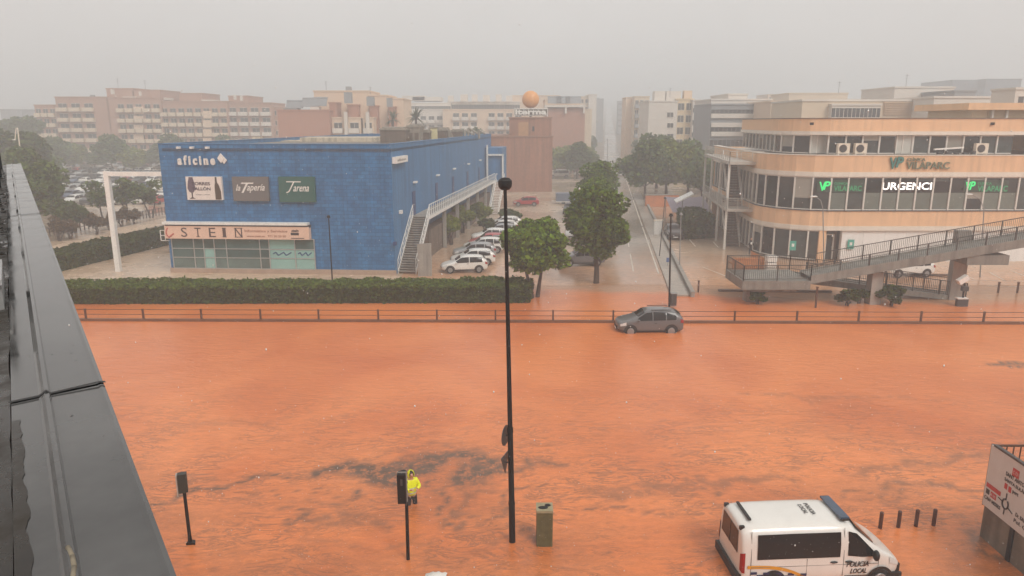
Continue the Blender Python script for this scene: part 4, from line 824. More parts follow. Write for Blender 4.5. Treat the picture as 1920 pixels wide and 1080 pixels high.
ledsign('green lit VP Clínica Vilaparc sign in the window at the rounded corner', 1531, 1622, 337, 360, (1535, 1558, 341, 358), (('CLÍNICA', 1564, 1590, 341, 346, ngd), ('VILAPARC', 1563, 1616, 348, 358, ngd)))
ledsign('white URGENCIES light panel in the clinic window', 1651, 1785, 340, 360, None, (('URGENCI', 1653, 1748, 342, 356, nw),))
ledsign('fainter green VP Clínica Vilaparc sign in the right hand clinic windows', 1806, 1892, 338, 360, (1809, 1830, 341, 358), (('CLÍNICA', 1833, 1860, 341, 346, ngd), ('VILAPARC', 1832, 1890, 348, 359, ngd)))
for px, py, lb, Y in ((1483, 459, 'small teal notice on the ground floor clinic window', 68.0), (1595, 458, 'small teal notice on the white wall beside the clinic entrance', 67.8)):
    p = at(px, py, Y-.1); t = thing('notice', lb, 'sign', p); mb = MB(); mb.box(p.x-.3, p.x+.3, Y-.14 if px > 1500 else Y-.6, Y-.1 if px > 1500 else Y-.56, p.z-.45, p.z+.45); obj('panel', mb, mat("teal_notice", (66, 158, 142), .4, .1, 2), t)
    mb = MB(); mb.box(p.x-.12, p.x+.12, Y-.15 if px > 1500 else Y-.61, Y-.13 if px > 1500 else Y-.59, p.z-.1, p.z+.2); obj('symbol', mb, m_white, t)
# ---- steel fire stair against the left side
m_st = mat("galvanised_steel", (178, 172, 162), .5, .1, 2); m_stt = mat("stair_treads", (96, 84, 74), .6, .2, 3)
so_ = Vector((22.2, 74.2, 0)); sd_ = Vector((.127, .992, 0)); sx_ = Vector((.992, -.127, 0))
def SP(t_, o, z): return so_+sd_*t_+sx_*o+UZ*z
fs = thing('fire_stair', 'pale steel fire stair with two flights and grated landings on the side of the clinic', 'staircase', so_)
for z, nm in ((4.15, 'lower_landing'), (8.95, 'upper_landing')):
    mb = MB(); mb.obox(SP(0, 0, z), sd_*19, sx_*2.3, UZ*.16); mb.obox(SP(0, 2.3, z), sd_*2.6, sx_*1.6, UZ*.16); mb.obox(SP(-.06, -.06, z-.12), sd_*19.1, sx_*.1, UZ*.3); mb.obox(SP(-.06, -.06, z-.12), sd_*.1, sx_*3.6, UZ*.3); obj(nm, mb, m_st, fs)
for t_, o, zt in ((.3, 0, 9.0), (6, 0, 9), (12.5, 0, 9), (18.5, 0, 9)): mb = MB(); mb.bar(SP(t_+.08, o+.08, -.1), SP(t_+.08, o+.08, zt), .2); obj('post', mb, m_mull, fs)
mb = MB()
for k in range(18):
    for zb, t0 in ((0, 2.0), (4.3, 2.2)): mb.obox(SP(t0+.29*k, .5, zb+.26*(k+1)), sd_*.31, sx_*1.4, UZ*.05); mb.obox(SP(t0+.29*k, .52, zb+.26*k+.08), sd_*.03, sx_*1.36, UZ*.17)
obj('stair_treads', mb, m_stt, fs)
mb = MB()
for zb, t0 in ((0, 2.0), (4.3, 2.2)):
    for o in (.45, 1.92): mb.obox(SP(t0, o, zb+.02), sd_*5.3+UZ*4.7, sx_*.06, UZ*.3); railing(mb, SP(t0, o, zb+.2), SP(t0+5.2, o, zb+4.75), .95, 1.5, (.5,))
obj('stringer', mb, m_mull, fs)
mb = MB()
for z in (4.3, 9.1):
    railing(mb, SP(0, 0, z), SP(18.8, 0, z), 1.05, 1.3, (.2, .4, .6, .8)); railing(mb, SP(0, 0, z), SP(0, 3.3, z), 1.05, 1.1, (.2, .4, .6, .8))
obj('railing', mb, m_st, fs)
# ================================================================== zig-zag ramp footbridge
m_fen = mat("bridge_fence", (58, 56, 52), .5, .2, 3)
br = thing('ramp_footbridge', 'grey concrete footbridge ramp doubling back on itself in front of the clinic', 'bridge', (24, 52, 0))
Xl, Ya, Yb_, Yc = 16.6, 50.4, 52.45, 54.6
def zup(x): return 1.9 if x < 20 else 1.9+(x-20)*.18
def zlo(x): return 1.9 if x < 20 else max(.02, 1.9-(x-20)*.135)
mb = MB(); mb.prism([(Xl, Ya), (21.5, Ya), (21.5, Yc), (Xl, Yc)], 1.25, 1.9); mb.prism([(Xl+.3, Ya+.6), (20.8, Ya+.6), (20.8, Yc-.4), (Xl+.9, Yc-.4)], .95, 1.25); obj('landing', mb, m_concd, br)
mb = MB()
for y in (Ya, Yb_-.12): mb.mesh([(21.5, y, zup(21.5)-.5), (48, y, zup(48)-.55), (48, y, zup(48)+.12), (21.5, y, zup(21.5)+.12), (21.5, y+.12, zup(21.5)-.5), (48, y+.12, zup(48)-.55), (48, y+.12, zup(48)+.12), (21.5, y+.12, zup(21.5)+.12)], [(0, 1, 2, 3), (5, 4, 7, 6), (3, 2, 6, 7), (0, 4, 5, 1), (4, 0, 3, 7), (1, 5, 6, 2)])
mb.mesh([(21.5, Ya+.12, zup(21.5)-.35), (48, Ya+.12, zup(48)-.35), (48, Yb_-.12, zup(48)-.35), (21.5, Yb_-.12, zup(21.5)-.35)]+[(21.5, Ya+.12, zup(21.5)), (48, Ya+.12, zup(48)), (48, Yb_-.12, zup(48)), (21.5, Yb_-.12, zup(21.5))], [(3, 2, 1, 0), (4, 5, 6, 7)]); obj('upper_ramp', mb, m_concd, br)
mb = MB()
for y in (Yb_+.05, Yc-.15): mb.mesh([(21.5, y, zlo(21.5)-.4), (34.2, y, -.2), (34.2, y, .12), (21.5, y, zlo(21.5)+.1), (21.5, y+.15, zlo(21.5)-.4), (34.2, y+.15, -.2), (34.2, y+.15, .12), (21.5, y+.15, zlo(21.5)+.1)], [(0, 1, 2, 3), (5, 4, 7, 6), (3, 2, 6, 7), (0, 4, 5, 1), (4, 0, 3, 7), (1, 5, 6, 2)])
mb.mesh([(21.5, Yb_+.2, zlo(21.5)-.3), (34.2, Yb_+.2, -.2), (34.2, Yc-.15, -.2), (21.5, Yc-.15, zlo(21.5)-.3), (21.5, Yb_+.2, zlo(21.5)), (34.2, Yb_+.2, .03), (34.2, Yc-.15, .03), (21.5, Yc-.15, zlo(21.5))], [(3, 2, 1, 0), (4, 5, 6, 7)]); obj('lower_ramp', mb, m_concd, br)
for x, y, w_, z in ((17.9, 52.2, .95, 1.0), (26.6, 51.4, .8, 2.4), (33.4, 52.25, 1.05, 5.25)):
    mb = MB(); mb.prism([(x-w_/2, y-.45), (x+w_/2, y-.45), (x+w_/2+.06, y+.3), (x-w_/2-.06, y+.3)], -.5, z) if z < 5 else mb.obox((x-w_/2, Yb_-.05, -.5), (w_, 0, 0), (0, .55, 0), (0, 0, z+.5)); obj('pier', mb, m_conc, br)
mb = MB(); mb.box(32.6, 35.6, Ya+.1, Yb_-.1, 3.05, 3.75); obj('crosshead', mb, m_concd, br)
def bars(name, pts, h=1.1, sp=.14, big=2.0):
    mb = MB()
    for a, b in zip(pts[:-1], pts[1:]):
        a, b = Vector(a), Vector(b); L = (b-a).length; n = int(L/sp)
        for i in range(n): r = a.lerp(b, i/n); mb.bar(r+UZ*.08, r+UZ*h, .018)
        n = max(1, int(L/big))
        for i in range(n+1): r = a.lerp(b, i/n); mb.bar(r-UZ*.1, r+UZ*(h+.03), .07)
        mb.bar(a+UZ*h, b+UZ*h, .05); mb.bar(a+UZ*.1, b+UZ*.1, .035)
    return obj(name, mb, m_fen, br)
bars('fence', [(Xl+.06, Yc, 1.9), (Xl+.06, Ya+.06, 1.9), (21.5, Ya+.06, 1.95), (48, Ya+.06, zup(48)+.1)])
bars('fence', [(22, Yb_-.07, zup(22)+.1), (48, Yb_-.07, zup(48)+.1)])
bars('fence', [(22, Yb_+.12, zlo(22)+.1), (34.2, Yb_+.12, .12)])
bars('fence', [(Xl+.06, Yc-.08, 1.9), (21.5, Yc-.08, 1.9), (34.2, Yc-.08, .12)])
# ================================================================== vehicles
m_tyre = mat("tyre", (24, 23, 22), .8, .2, 8); m_rim = mat("alloy_rim", (150, 150, 150), .35, .15, 8, metal=.5)
m_cglass = mat("car_glass", (14, 16, 17), .06, .3, 1.5, spec=.35); m_trim = mat("black_plastic", (28, 28, 28), .5, .15, 5)
m_hl = mat("headlight", (206, 208, 206), .12, .1, 8, spec=.8); m_tl = mat("tail_light", (150, 20, 18), .2, .15, 8)
PAINT = {}
def paint(k):
    c = {'white': (222, 220, 214), 'silver': (150, 152, 152), 'grey': (96, 96, 97), 'dark': (40, 40, 40), 'red': (168, 26, 34), 'blue': (62, 78, 104), 'palered': (176, 62, 64)}[k]
    return mat("car_paint_"+k, c, .28, .05, 1.2, coat=.5, streak=.0)
SHAPES = {
 'hatch': dict(st=[(-2.08, .42, .78, .84, .62, .55), (-2.02, .30, .90, 1.02, .82, .68), (-1.9, .24, .95, 1.24, .87, .66), (-1.62, .22, .97, 1.46, .89, .66), (-1.2, .22, .95, 1.53, .90, .66), (-.3, .22, .93, 1.55, .90, .67), (.28, .22, .92, 1.50, .90, .66), (.95, .22, .92, 1.02, .89, .70), (1.5, .22, .84, .91, .87, .70), (1.9, .26, .70, .79, .80, .62), (2.08, .36, .58, .66, .62, .5)], sg=(-1.6, .80, (-.42,), .32), ws=(.32, .95), rw=(-1.93, -1.64), wh=(-1.26, 1.27, .33)),
 'suv': dict(st=[(-2.12, .46, .90, .98, .66, .58), (-2.06, .34, .98, 1.12, .84, .70), (-1.92, .28, 1.02, 1.34, .88, .67), (-1.6, .26, 1.03, 1.52, .90, .67), (-1.1, .26, 1.0, 1.60, .91, .68), (-.2, .26, .98, 1.62, .91, .68), (.32, .26, .97, 1.56, .91, .67), (1.02, .26, .97, 1.08, .90, .72), (1.55, .26, .92, 1.01, .88, .72), (1.92, .30, .80, .92, .82, .66), (2.12, .40, .66, .78, .66, .55)], sg=(-1.62, .86, (-.95, -.1), .32), ws=(.36, 1.02), rw=(-1.95, -1.62), wh=(-1.29, 1.30, .35)),
 'van': dict(st=[(-2.52, .5, 1.0, 1.78, .84, .74), (-2.46, .38, 1.02, 1.90, .94, .80), (-2.25, .32, 1.04, 1.955, .97, .82), (-1, .32, 1.05, 1.975, .98, .83), (.55, .32, 1.05, 1.97, .98, .82), (.92, .32, 1.05, 1.92, .97, .80), (1.78, .32, 1.04, 1.20, .95, .82), (2.12, .32, .96, 1.05, .91, .76), (2.40, .36, .80, .90, .84, .64), (2.54, .46, .66, .74, .64, .5)], sg=(-2.05, 1.62, (.55,), .34), ws=(.98, 1.78), rw=(-2.51, -2.47), wh=(-1.5, 1.80, .34))}
def sect(st, x):
    for a, b in zip(st[:-1], st[1:]):
        if a[0] <= x <= b[0]: f = (x-a[0])/(b[0]-a[0]); _, zs, zb, zt, wb, wt = [p+(q-p)*f for p, q in zip(a, b)]; break
    else: _, zs, zb, zt, wb, wt = st[0] if x < st[0][0] else st[-1]
    k = min(1, (zt-zb)/.3)
    return [(wb*.88, zs), (wb*.985, zs+.14), (wb*1.0, (zs+zb)/2+.06), (wb*.975, zb), ((wb+wt)/2+.025*k, (zb+zt)/2), (wt, zt-.07*k-.01), (wt*.62, zt-.012), (0, zt)]
def spt(st, x, t):
    s = sect(st, x); i = min(int(t), 6); f = t-i; return s[i][0]+(s[i+1][0]-s[i][0])*f, s[i][1]+(s[i+1][1]-s[i][1])*f
def car_body(sh):
    st = SHAPES[sh]['st']; mb = MB(); n = 15; v = []
    for s in st:
        q = sect(st, s[0]); v += [(s[0], y, z) for y, z in q]+[(s[0], -y, z) for y, z in reversed(q[:-1])]
    fs = [(i*n+k, i*n+k+1, (i+1)*n+k+1, (i+1)*n+k) for i in range(len(st)-1) for k in range(n-1)]
    fs += [(i*n+n-1, i*n, (i+1)*n, (i+1)*n+n-1) for i in range(len(st)-1)]
    fs += [tuple(range(n-1, -1, -1)), tuple((len(st)-1)*n+k for k in range(n))]
    return mb.mesh(v, [tuple(reversed(f)) for f in fs])
def side_patch(mb, sh, x0, x1, t0, t1, sgn, o=.014, nx=8):
    st = SHAPES[sh]['st']; v = []
    for i in range(nx+1):
        x = x0+(x1-x0)*i/nx
        for t in (t0, (t0+t1)/2, t1): y, z = spt(st, x, t); v.append((x, sgn*(y+o), z+o*.3))
    fs = [(i*3+k, i*3+k+1, i*3+k+4, i*3+k+3) for i in range(nx) for k in (0, 1)]
    return mb.mesh(v, fs if sgn < 0 else [tuple(reversed(f)) for f in fs])
def top_patch(mb, sh, x0, x1, t0, dirx, o=.016, nx=4):
    st = SHAPES[sh]['st']; v = []; ny = 9
    for i in range(nx+1):
        x = x0+(x1-x0)*i/nx
        for k in range(ny):
            t = t0+(7-t0)*(1-abs(k-4)/4); y, z = spt(st, x, t); v.append((x+dirx*o, y*(1 if k > 4 else -1), z+o))
    return mb.mesh(v, [(i*ny+k, (i+1)*ny+k, (i+1)*ny+k+1, i*ny+k+1) for i in range(nx) for k in range(ny-1)])
def make_car(sh, col, label, name='parked_car', cat='car', detail=2, group=None):
    D = SHAPES[sh]; st = D['st']; pm = paint(col); t = thing(name, label, cat, (0, 0, 0), group)
    b = obj('body', car_body(sh), pm, t, True); sm = b.modifiers.new('smooth', 'SUBSURF'); sm.levels = sm.render_levels = 2 if detail else 1
    x0, x1, cuts, _ = D['sg']; xs = [x0]+list(cuts)+[x1]
    for sg in (1, -1):
        for a, c in zip(xs[:-1], xs[1:]): mb = MB(); side_patch(mb, sh, a+.035, c-.035, 3.1, 4.82, sg); obj('window', mb, m_cglass, t, True)
    mb = MB(); top_patch(mb, sh, D['ws'][0]+.04, D['ws'][1]-.03, 5.25, .6); obj('windscreen', mb, m_cglass, t, True)
    if sh != 'van': mb = MB(); top_patch(mb, sh, D['rw'][0]+.05, D['rw'][1]-.02, 5.2, -.6); obj('rear_window', mb, m_cglass, t, True)
    xr, xf_, r = D['wh']; yw = max(s[4] for s in st)
    for x in (xr, xf_):
        for sg in (1, -1):
            mb = MB(); mb.tube((x, sg*(yw-.16), r), (x, sg*(yw+.012), r), r, r*.96, 20); w = obj('wheel', mb, m_tyre, t)
            if detail: mb = MB(); mb.tube((x, sg*(yw+.005), r), (x, sg*(yw+.022), r), r*.66, r*.6, 16); obj('rim', mb, m_rim, w)
            mb = MB(); n = 14
            for k in range(n):
                a0, a1_ = math.pi*(k/n)-.1, math.pi*((k+1)/n)-.1
                p = [(x+math.cos(a)*rr, sg*(yw*.997+(.006 if rr > r else .0)), r+math.sin(a)*rr) for a, rr in ((a0, r*.98), (a1_, r*.98), (a1_, r*1.24), (a0, r*1.24))]; mb.face(*(p if sg < 0 else p[::-1]))
            if detail: obj('wheel_arch', mb, m_trim, t)
    if detail:
        fx_, rx_ = st[-2][0]+.05, st[1][0]
        for sg in (1, -1):
            mb = MB(); side_patch(mb, sh, st[-2][0]-.34, st[-2][0]+.04, 2.25, 3.0, sg, .018); obj('headlight', mb, m_hl, t, True)
            mb = MB(); side_patch(mb, sh, rx_-.02, rx_+.2, 2.5, 3.4, sg, .018); obj('tail_light', mb, m_tl, t, True)
            mb = MB(); mb.ball((D['ws'][1]-.22, sg*(yw+.09), st[7 if sh != 'van' else 6][2]+.06), .08, .11, .075, 8, 6); obj('mirror', mb, pm if sh != 'van' else m_trim, t, True)
            mb = MB()
            mb.box(-.35, -.2, sg*yw*.985-.02, sg*yw*.985+.02, .84, .87); mb.box(.0, .0, sg*yw-.0, sg*yw, .8, .8); obj('handle', mb, m_trim, t)
        mb = MB(); side_patch(mb, sh, -1.7, 1.75, .2, .95, 1, .008); side_patch(mb, sh, -1.7, 1.75, .2, .95, -1, .008); mb.box(st[-1][0]-.03, st[-1][0]+.012, -.45, .45, .42, .58); obj('sill_trim', mb, m_trim, t, True)
        mb = MB(); mb.box(st[0][0]-.02, st[0][0]+.0, -.26, .26, .62, .72); mb.box(st[-1][0], st[-1][0]+.02, -.26, .26, .36, .46); obj('number_plate', mb, m_white, t)
    return t
def put(t, loc, hd): t.location = loc; t.rotation_euler = (0, 0, R(hd)); return t
H_IN = 180+7.3
row = [('hatch', 'white', 'white hatchback nearest the hedge in the row facing the blue building'), ('hatch', 'white', 'white hatchback second from the hedge, half hidden by the nearest white one'),
       ('suv', 'silver', 'pale silver tall car third in the row of parked cars beside the blue building'), ('suv', 'white', 'white car just in front of the red one in the row beside the blue building'),
       ('hatch', 'palered', 'faded red car in the middle of the row beside the blue building'), ('suv', 'white', 'white car directly beyond the faded red one in the row'),
       ('hatch', 'silver', 'silver car between two white ones far along the row beside the blue building'), ('hatch', 'white', 'white low car next to the farthest in the row beside the blue building'), ('suv', 'white', 'white estate farthest along the row beside the blue building')]
for i, (sh, c, lb) in enumerate(row):
    Y = 63.0+3.25*i+(.8 if i > 5 else 0); put(make_car(sh, c, lb, group='cars parked beside the blue building'), (-4.35+.128*(Y-62.5)+.25*math.sin(i*2.3), Y, 0), H_IN+1.2*math.sin(i*1.7))
p = g(1217, 625)
fc = make_car('suv', 'grey', 'grey crossover car stranded in orange flood water by the guard rail', name='stranded_car'); put(fc, (p.x+.1, p.y+.9, -.25), 180+1.5); fc.scale = (1, 1, 1.06)
mb = MB(); mb.box(-1.3, .0, -.62, -.58, 1.58, 1.615); mb.box(-1.3, .0, .58, .62, 1.58, 1.615); obj('roof_rail', mb, m_trim, fc); mb = MB(); side_patch(mb, 'suv', -1.0, 1.0, 1.75, 2.0, -1, .01); obj('door_strip', mb, m_trim, fc, True)
put(make_car('hatch', 'red', 'bright red hatchback parked in front of the brick building'), g(986, 386), 183)
put(make_car('hatch', 'dark', 'dark car half hidden behind the street trees in the flooded car park'), g(1068, 400), 262)
put(make_car('hatch', 'white', 'white car peeping out left of the nearer street tree crown'), g(1075, 447), 262)
put(make_car('suv', 'grey', 'grey car in the shade behind the trunk of the nearer street tree'), g(1090, 497), 186)
put(make_car('suv', 'dark', 'dark off-roader facing the camera between the pavement lamp posts'), g(1262, 446), 265)
put(make_car('hatch', 'white', 'white car crossing the far end of the street beside the trees'), g(1166, 331), 182)
put(make_car('van', 'white', 'white van parked at the right corner of the brick building', cat='van', name='parked_van'), g(1049, 333), 186)
put(make_car('hatch', 'white', 'white car beside the white van under the far street trees'), g(1091, 330), 184)
put(make_car('van', 'white', 'white van nose on under the far trees left of the street', cat='van', name='parked_van'), g(1128, 312), 262)
put(make_car('hatch', 'silver', 'silver car under the far trees behind the white van'), g(1065, 313), 184)
put(make_car('suv', 'white', 'white car mostly hidden behind the footbridge ramp in the clinic car park'), g(1698, 517), 186)
# the crowded car park at far left
PRO = {}
rng = random.Random(5)
for k, lb in (('white', 'white car in the crowded far car park left of the blue building'), ('silver', 'silver car in the crowded far car park left of the blue building'), ('dark', 'dark car in the crowded far car park left of the blue building'), ('red', 'red car in the crowded far car park left of the blue building'), ('blue', 'blue car in the crowded far car park left of the blue building')):
    PRO[k] = [lb, None]
for ri, Y in enumerate((118, 126, 137, 146, 158, 168, 181, 192, 206, 217)):
    xa, xb = at(70, 330, Y).x, at(312 if Y > 125 else 300, 330, Y).x
    x = xa
    while x < xb:
        if rng.random() < .86:
            k = rng.choice(['white']*5+['silver']*3+['dark']*2+['red', 'blue'])
            if PRO[k][1] is None: o = PRO[k][1] = make_car('hatch' if k != 'dark' else 'suv', k, PRO[k][0], detail=0, group='cars crowded in the far left car park')
            else: o = copy_tree(PRO[k][1])
            put(o, (x, Y+rng.uniform(-.4, .4), 0), (90 if ri % 2 else 270)+rng.uniform(-3, 3)+(0 if rng.random() < .8 else 180))
        x += 2.75
    
# ---- police van in the foreground
pv = make_car('van', 'white', 'white police van standing in orange flood water at the bottom right', name='police_van', cat='van')
for o in list(bpy.data.objects):
    if o.parent == pv and o.name.startswith(('window', 'mirror', 'handle', 'tail_light', 'headlight', 'sill_trim', 'number_plate')): bpy.data.objects.remove(o)
m_navy = mat("navy_film", (36, 42, 84), .4, .1, 3); m_amb = mat("amber_film", (214, 150, 40), .4, .08, 3); m_seam = mat("panel_gap", (120, 118, 114), .6, .1, 3)
for sg in (1, -1):
    mb = MB(); side_patch(mb, 'van', -2.02, .50, 3.04, 4.62, sg, .016, 16); obj('window', mb, m_cglass, pv, True)
    st = SHAPES['van']['st']; mb = MB(); v = []
    pl = [(.74, 3.12), (.74, 4.7), (1.0, 4.72), (1.18, 4.6), (1.66, 3.35), (1.66, 3.05), (1.2, 3.0)]
    for x, tq in pl: y, z = spt(st, x, tq); v.append((x, sg*(y+.017), z))
    mb.face(*(v if sg > 0 else v[::-1])); obj('door_window', mb, m_cglass, pv)
    mb = MB()
    for xg in (-2.2, -.5, .62, 1.72): y0 = spt(st, xg, 1.2); y1 = spt(st, xg, 3.0); y2 = spt(st, xg, 4.9 if xg < 1 else 3.6); mb.bar((xg, sg*(y0[0]+.004), y0[1]), (xg, sg*(y1[0]+.006), y1[1]), .014); (mb.bar((xg, sg*(y1[0]+.006), y1[1]), (xg, sg*(y2[0]+.012), y2[1]), .014) if xg != -.5 else None)
    for x0_, x1_ in ((-2.2, .62), (.62, 1.72)): y0 = spt(st, -1, 2.35); mb.bar((x0_, sg*(y0[0]+.004), y0[1]), (x1_, sg*(y0[0]-.01), y0[1]), .012)
    obj('panel_gap', mb, m_seam, pv)
    for xh in (.32, .78): y0 = spt(st, xh, 2.62); mb = MB(); mb.ball((xh, sg*(y0[0]+.02), y0[1]), .12, .035, .03, 10, 6); obj('handle', mb, m_trim, pv, True)
    mb = MB(); mb.ball((1.52, sg*1.10, 1.16), .09, .13, .15, 10, 8); mb.bar((1.55, sg*.94, 1.08), (1.52, sg*1.08, 1.12), .07); obj('mirror', mb, m_trim, pv, True)
    mb = MB(); side_patch(mb, 'van', 2.08, 2.47, 2.35, 3.25, sg, .012); obj('headlight', mb, m_hl, pv, True)
    mb = MB(); side_patch(mb, 'van', -2.51, -2.38, 1.7, 3.5, sg, .012); obj('tail_light', mb, m_tl, pv, True)
    # amber swoosh and blue and white chequers on the rear flank
    mb = MB()
    for k in range(12):
        x0_, x1_ = -2.3+.2*k, -2.3+.2*(k+1); f0, f1 = 2.55-.0018*k**3, 2.55-.0018*(k+1)**3
        if f1 > .8:
            v = []
            for x, tq in ((x0_, f0-.3), (x1_, f1-.3), (x1_, f1), (x0_, f0)): y, z = spt(st, x, tq); v.append((x, sg*(y+.012), z))
            mb.face(*(v if sg < 0 else v[::-1]))
    obj('amber_stripe', mb, m_amb, pv)
    mb = MB()
    for k in range(9):
        for j in range(3):
            if (k+j) % 2: continue
            x0_, x1_ = -2.2+.19*k, -2.2+.19*(k+1); q0 = 1.95-.28*j-.04*k; v = []
            for x, tq in ((x0_, q0-.28), (x1_, q0-.28), (x1_, q0), (x0_, q0)): y, z = spt(st, x, tq); v.append((x, sg*(y+.012), z))
            mb.face(*(v if sg < 0 else v[::-1]))
    obj('chequers', mb, m_navy, pv)
    y0 = max(q[0] for q in sect(st, 1.1))+.005
    mb = MB(); ux = (1, 0, 0) if sg < 0 else (-1, 0, 0); xo = .70 if sg < 0 else 1.40
    text_mb(mb, 'POLICIA', (xo+.02*(-sg), sg*y0, .78), ux, (0, 0, 1), .68, .15, .012, .25, .012); text_mb(mb, 'LOCAL', (xo+.16*(-sg), sg*y0, .58), ux, (0, 0, 1), .5, .14, .012, .25, .012); mb.box(min(xo, xo-sg*.82), max(xo, xo-sg*.70), sg*y0-.01, sg*y0+.01, .50, .515); obj('lettering', mb, m_ink, pv)
mb = MB(); text_mb(mb, 'POLICIA', (-.12, .32, 1.978), (0, -1, 0), (1, 0, 0), .62, .13, .012, 0, .0); obj('roof_lettering', mb, m_dkgrey, pv); mb = MB(); text_mb(mb, 'LOCAL', (-.33, .26, 1.978), (0, -1, 0), (1, 0, 0), .5, .13, .012, 0, .0); obj('roof_lettering', mb, m_dkgrey, pv)
mb = MB(); mb.box(.58, .86, -.62, .62, 1.975, 2.035); mb.box(.61, .83, -.64, .64, 1.97, 2.02); lb_ = obj('light_bar', mb, mat("blue_grey_lens", (62, 78, 98), .2, .15, 5), pv)
mb = MB()
for y in (-.56, .50): mb.box(.64, .82, y, y+.06, 1.93, 1.97)
mb.box(.60, .86, -.68, -.64, 1.965, 2.015); mb.box(.60, .86, .64, .68, 1.965, 2.015); obj('bracket', mb, m_trim, lb_)
mb = MB(); mb.box(-2.18, -2.10, -.5, .5, 1.965, 2.015); obj('beacon', mb, m_trim, pv)
mb = MB(); mb.face((-2.525, .66, 1.12), (-2.51, .60, 1.74), (-2.51, -.60, 1.74), (-2.525, -.66, 1.12)); mb.face((-2.535, -.02, 1.1), (-2.535, .02, 1.1), (-2.52, .02, 1.75), (-2.52, -.02, 1.75)); obj('rear_window', mb, m_cglass, pv)
for y in (-.68, .60): mb = MB(); mb.box(-2.5, -2.36, y, y+.08, 1.80, 1.9); obj('hinge', mb, m_trim, pv)
mb = MB(); mb.box(-2.6, -2.42, -.9, .9, .38, .62); obj('rear_bumper', mb, m_trim, pv); mb = MB(); mb.box(2.40, 2.55, -.72, .72, .42, .66); mb.box(1.95, 2.5, -.93, -.85, .36, .52); mb.box(1.95, 2.5, .85, .93, .36, .52); obj('front_bumper', mb, m_trim, pv)
put(pv, (8.95, 19.40, -.42), 3.4); pv.scale = (.97, 1, 1.1)
# ================================================================== people
def skin_mesh(nodes, edges, sub=2):
    me = bpy.data.meshes.new("skin"); me.from_pydata([n[0] for n in nodes], edges, []); o = bpy.data.objects.new("skin", me); C.objects.link(o)
    o.modifiers.new("s", 'SKIN'); sv = me.skin_vertices[0].data
    for i, n_ in enumerate(nodes): r = n_[1]; sv[i].radius = r if isinstance(r, tuple) else (r, r); sv[i].use_root = (i == 0)
    ss = o.modifiers.new("d", 'SUBSURF'); ss.levels = ss.render_levels = sub
    bpy.context.view_layer.update(); out = bpy.data.meshes.new_from_object(o.evaluated_get(bpy.context.evaluated_depsgraph_get()))
    bpy.data.objects.remove(o); bpy.data.meshes.remove(me)
    out.polygons.foreach_set("use_smooth", [True]*len(out.polygons)); return out
m_skin = mat("skin", (196, 148, 122), .55, .08, 8); m_hiv = mat("hi_vis_yellow", (226, 236, 30), .5, .08, 6, emit=0); m_trou = mat("black_trousers", (24, 26, 30), .6, .2, 6); m_hair = mat("dark_hair", (40, 32, 28), .7, .2, 10)
pz = -.5
# faces -y; figure 1.74 m tall, both forearms raised in front of the chest
Jn = {'pel': ((0, 0, .94), (.15, .11)), 'wst': ((0, .0, 1.08), (.14, .10)), 'che': ((0, .01, 1.28), (.17, .115)), 'nck0': ((0, .0, 1.43), (.075, .07)), 'nck': ((0, -.02, 1.49), .055), 'jaw': ((0, -.045, 1.56), (.062, .07)), 'hd': ((0, -.035, 1.64), (.078, .092)), 'top': ((0, -.02, 1.71), (.055, .065)), 'nose': ((0, -.14, 1.60), .013)}
for s, k in ((-1, 'l'), (1, 'r')):
    Jn.update({k+'sh': ((s*.19, .01, 1.39), .062), k+'el': ((s*.27, -.06, 1.13), .045), k+'wr': ((s*.12, -.27, 1.16), .028), k+'pm': ((s*.085, -.33, 1.185), (.034, .018)), k+'hip': ((s*.10, 0, .86), .088), k+'kn': ((s*.12, -.03, .47), .055), k+'an': ((s*.13, .02, .09), .036), k+'ft': ((s*.14, -.15, .035), (.042, .028))})
    for f in range(4): Jn[k+'f%d' % f] = ((s*(.10-.022*f), -.375-.004*(1.5-abs(f-1.5)), 1.195), .0095); Jn[k+'g%d' % f] = ((s*(.095-.022*f), -.405-.012*(1.5-abs(f-1.5)), 1.175), .008)
    Jn[k+'t0'] = ((s*.115, -.335, 1.215), .011); Jn[k+'t1'] = ((s*.105, -.365, 1.24), .009)
names = list(Jn); ix = {k: i for i, k in enumerate(names)}
E = [('pel', 'wst'), ('wst', 'che'), ('che', 'nck0'), ('nck0', 'nck'), ('nck', 'jaw'), ('jaw', 'hd'), ('hd', 'top'), ('hd', 'nose')]
for k in 'lr':
    E += [('che', k+'sh'), (k+'sh', k+'el'), (k+'el', k+'wr'), (k+'wr', k+'pm'), ('pel', k+'hip'), (k+'hip', k+'kn'), (k+'kn', k+'an'), (k+'an', k+'ft'), (k+'pm', k+'t0'), (k+'t0', k+'t1')]
    for f in range(4): E += [(k+'pm', k+'f%d' % f), (k+'f%d' % f, k+'g%d' % f)]
pg_ = g(772, 944)
pe = add('person', skin_mesh([Jn[k] for k in names], [(ix[a], ix[b]) for a, b in E])); pe.data.materials.append(m_skin); ORG[pe.name] = Vector((0, 0, 0))
tag(pe, 'person in hooded fluorescent yellow raincoat and black trousers wading beside the traffic light', 'person')
def part_skin(name, nodes, edges, m): me = skin_mesh(nodes, edges); me.materials.append(m); return add(name, me, pe)
part_skin('raincoat', [((0, .01, .80), (.205, .16)), ((0, .01, 1.0), (.185, .145)), ((0, .015, 1.25), (.205, .15)), ((0, .02, 1.41), (.13, .10)), ((-.20, .01, 1.385), .085), ((-.285, -.06, 1.13), .072), ((-.14, -.25, 1.16), .052), ((.20, .01, 1.385), .085), ((.285, -.06, 1.13), .072), ((.14, -.25, 1.16), .052)], [(0, 1), (1, 2), (2, 3), (2, 4), (4, 5), (5, 6), (2, 7), (7, 8), (8, 9)], m_hiv)
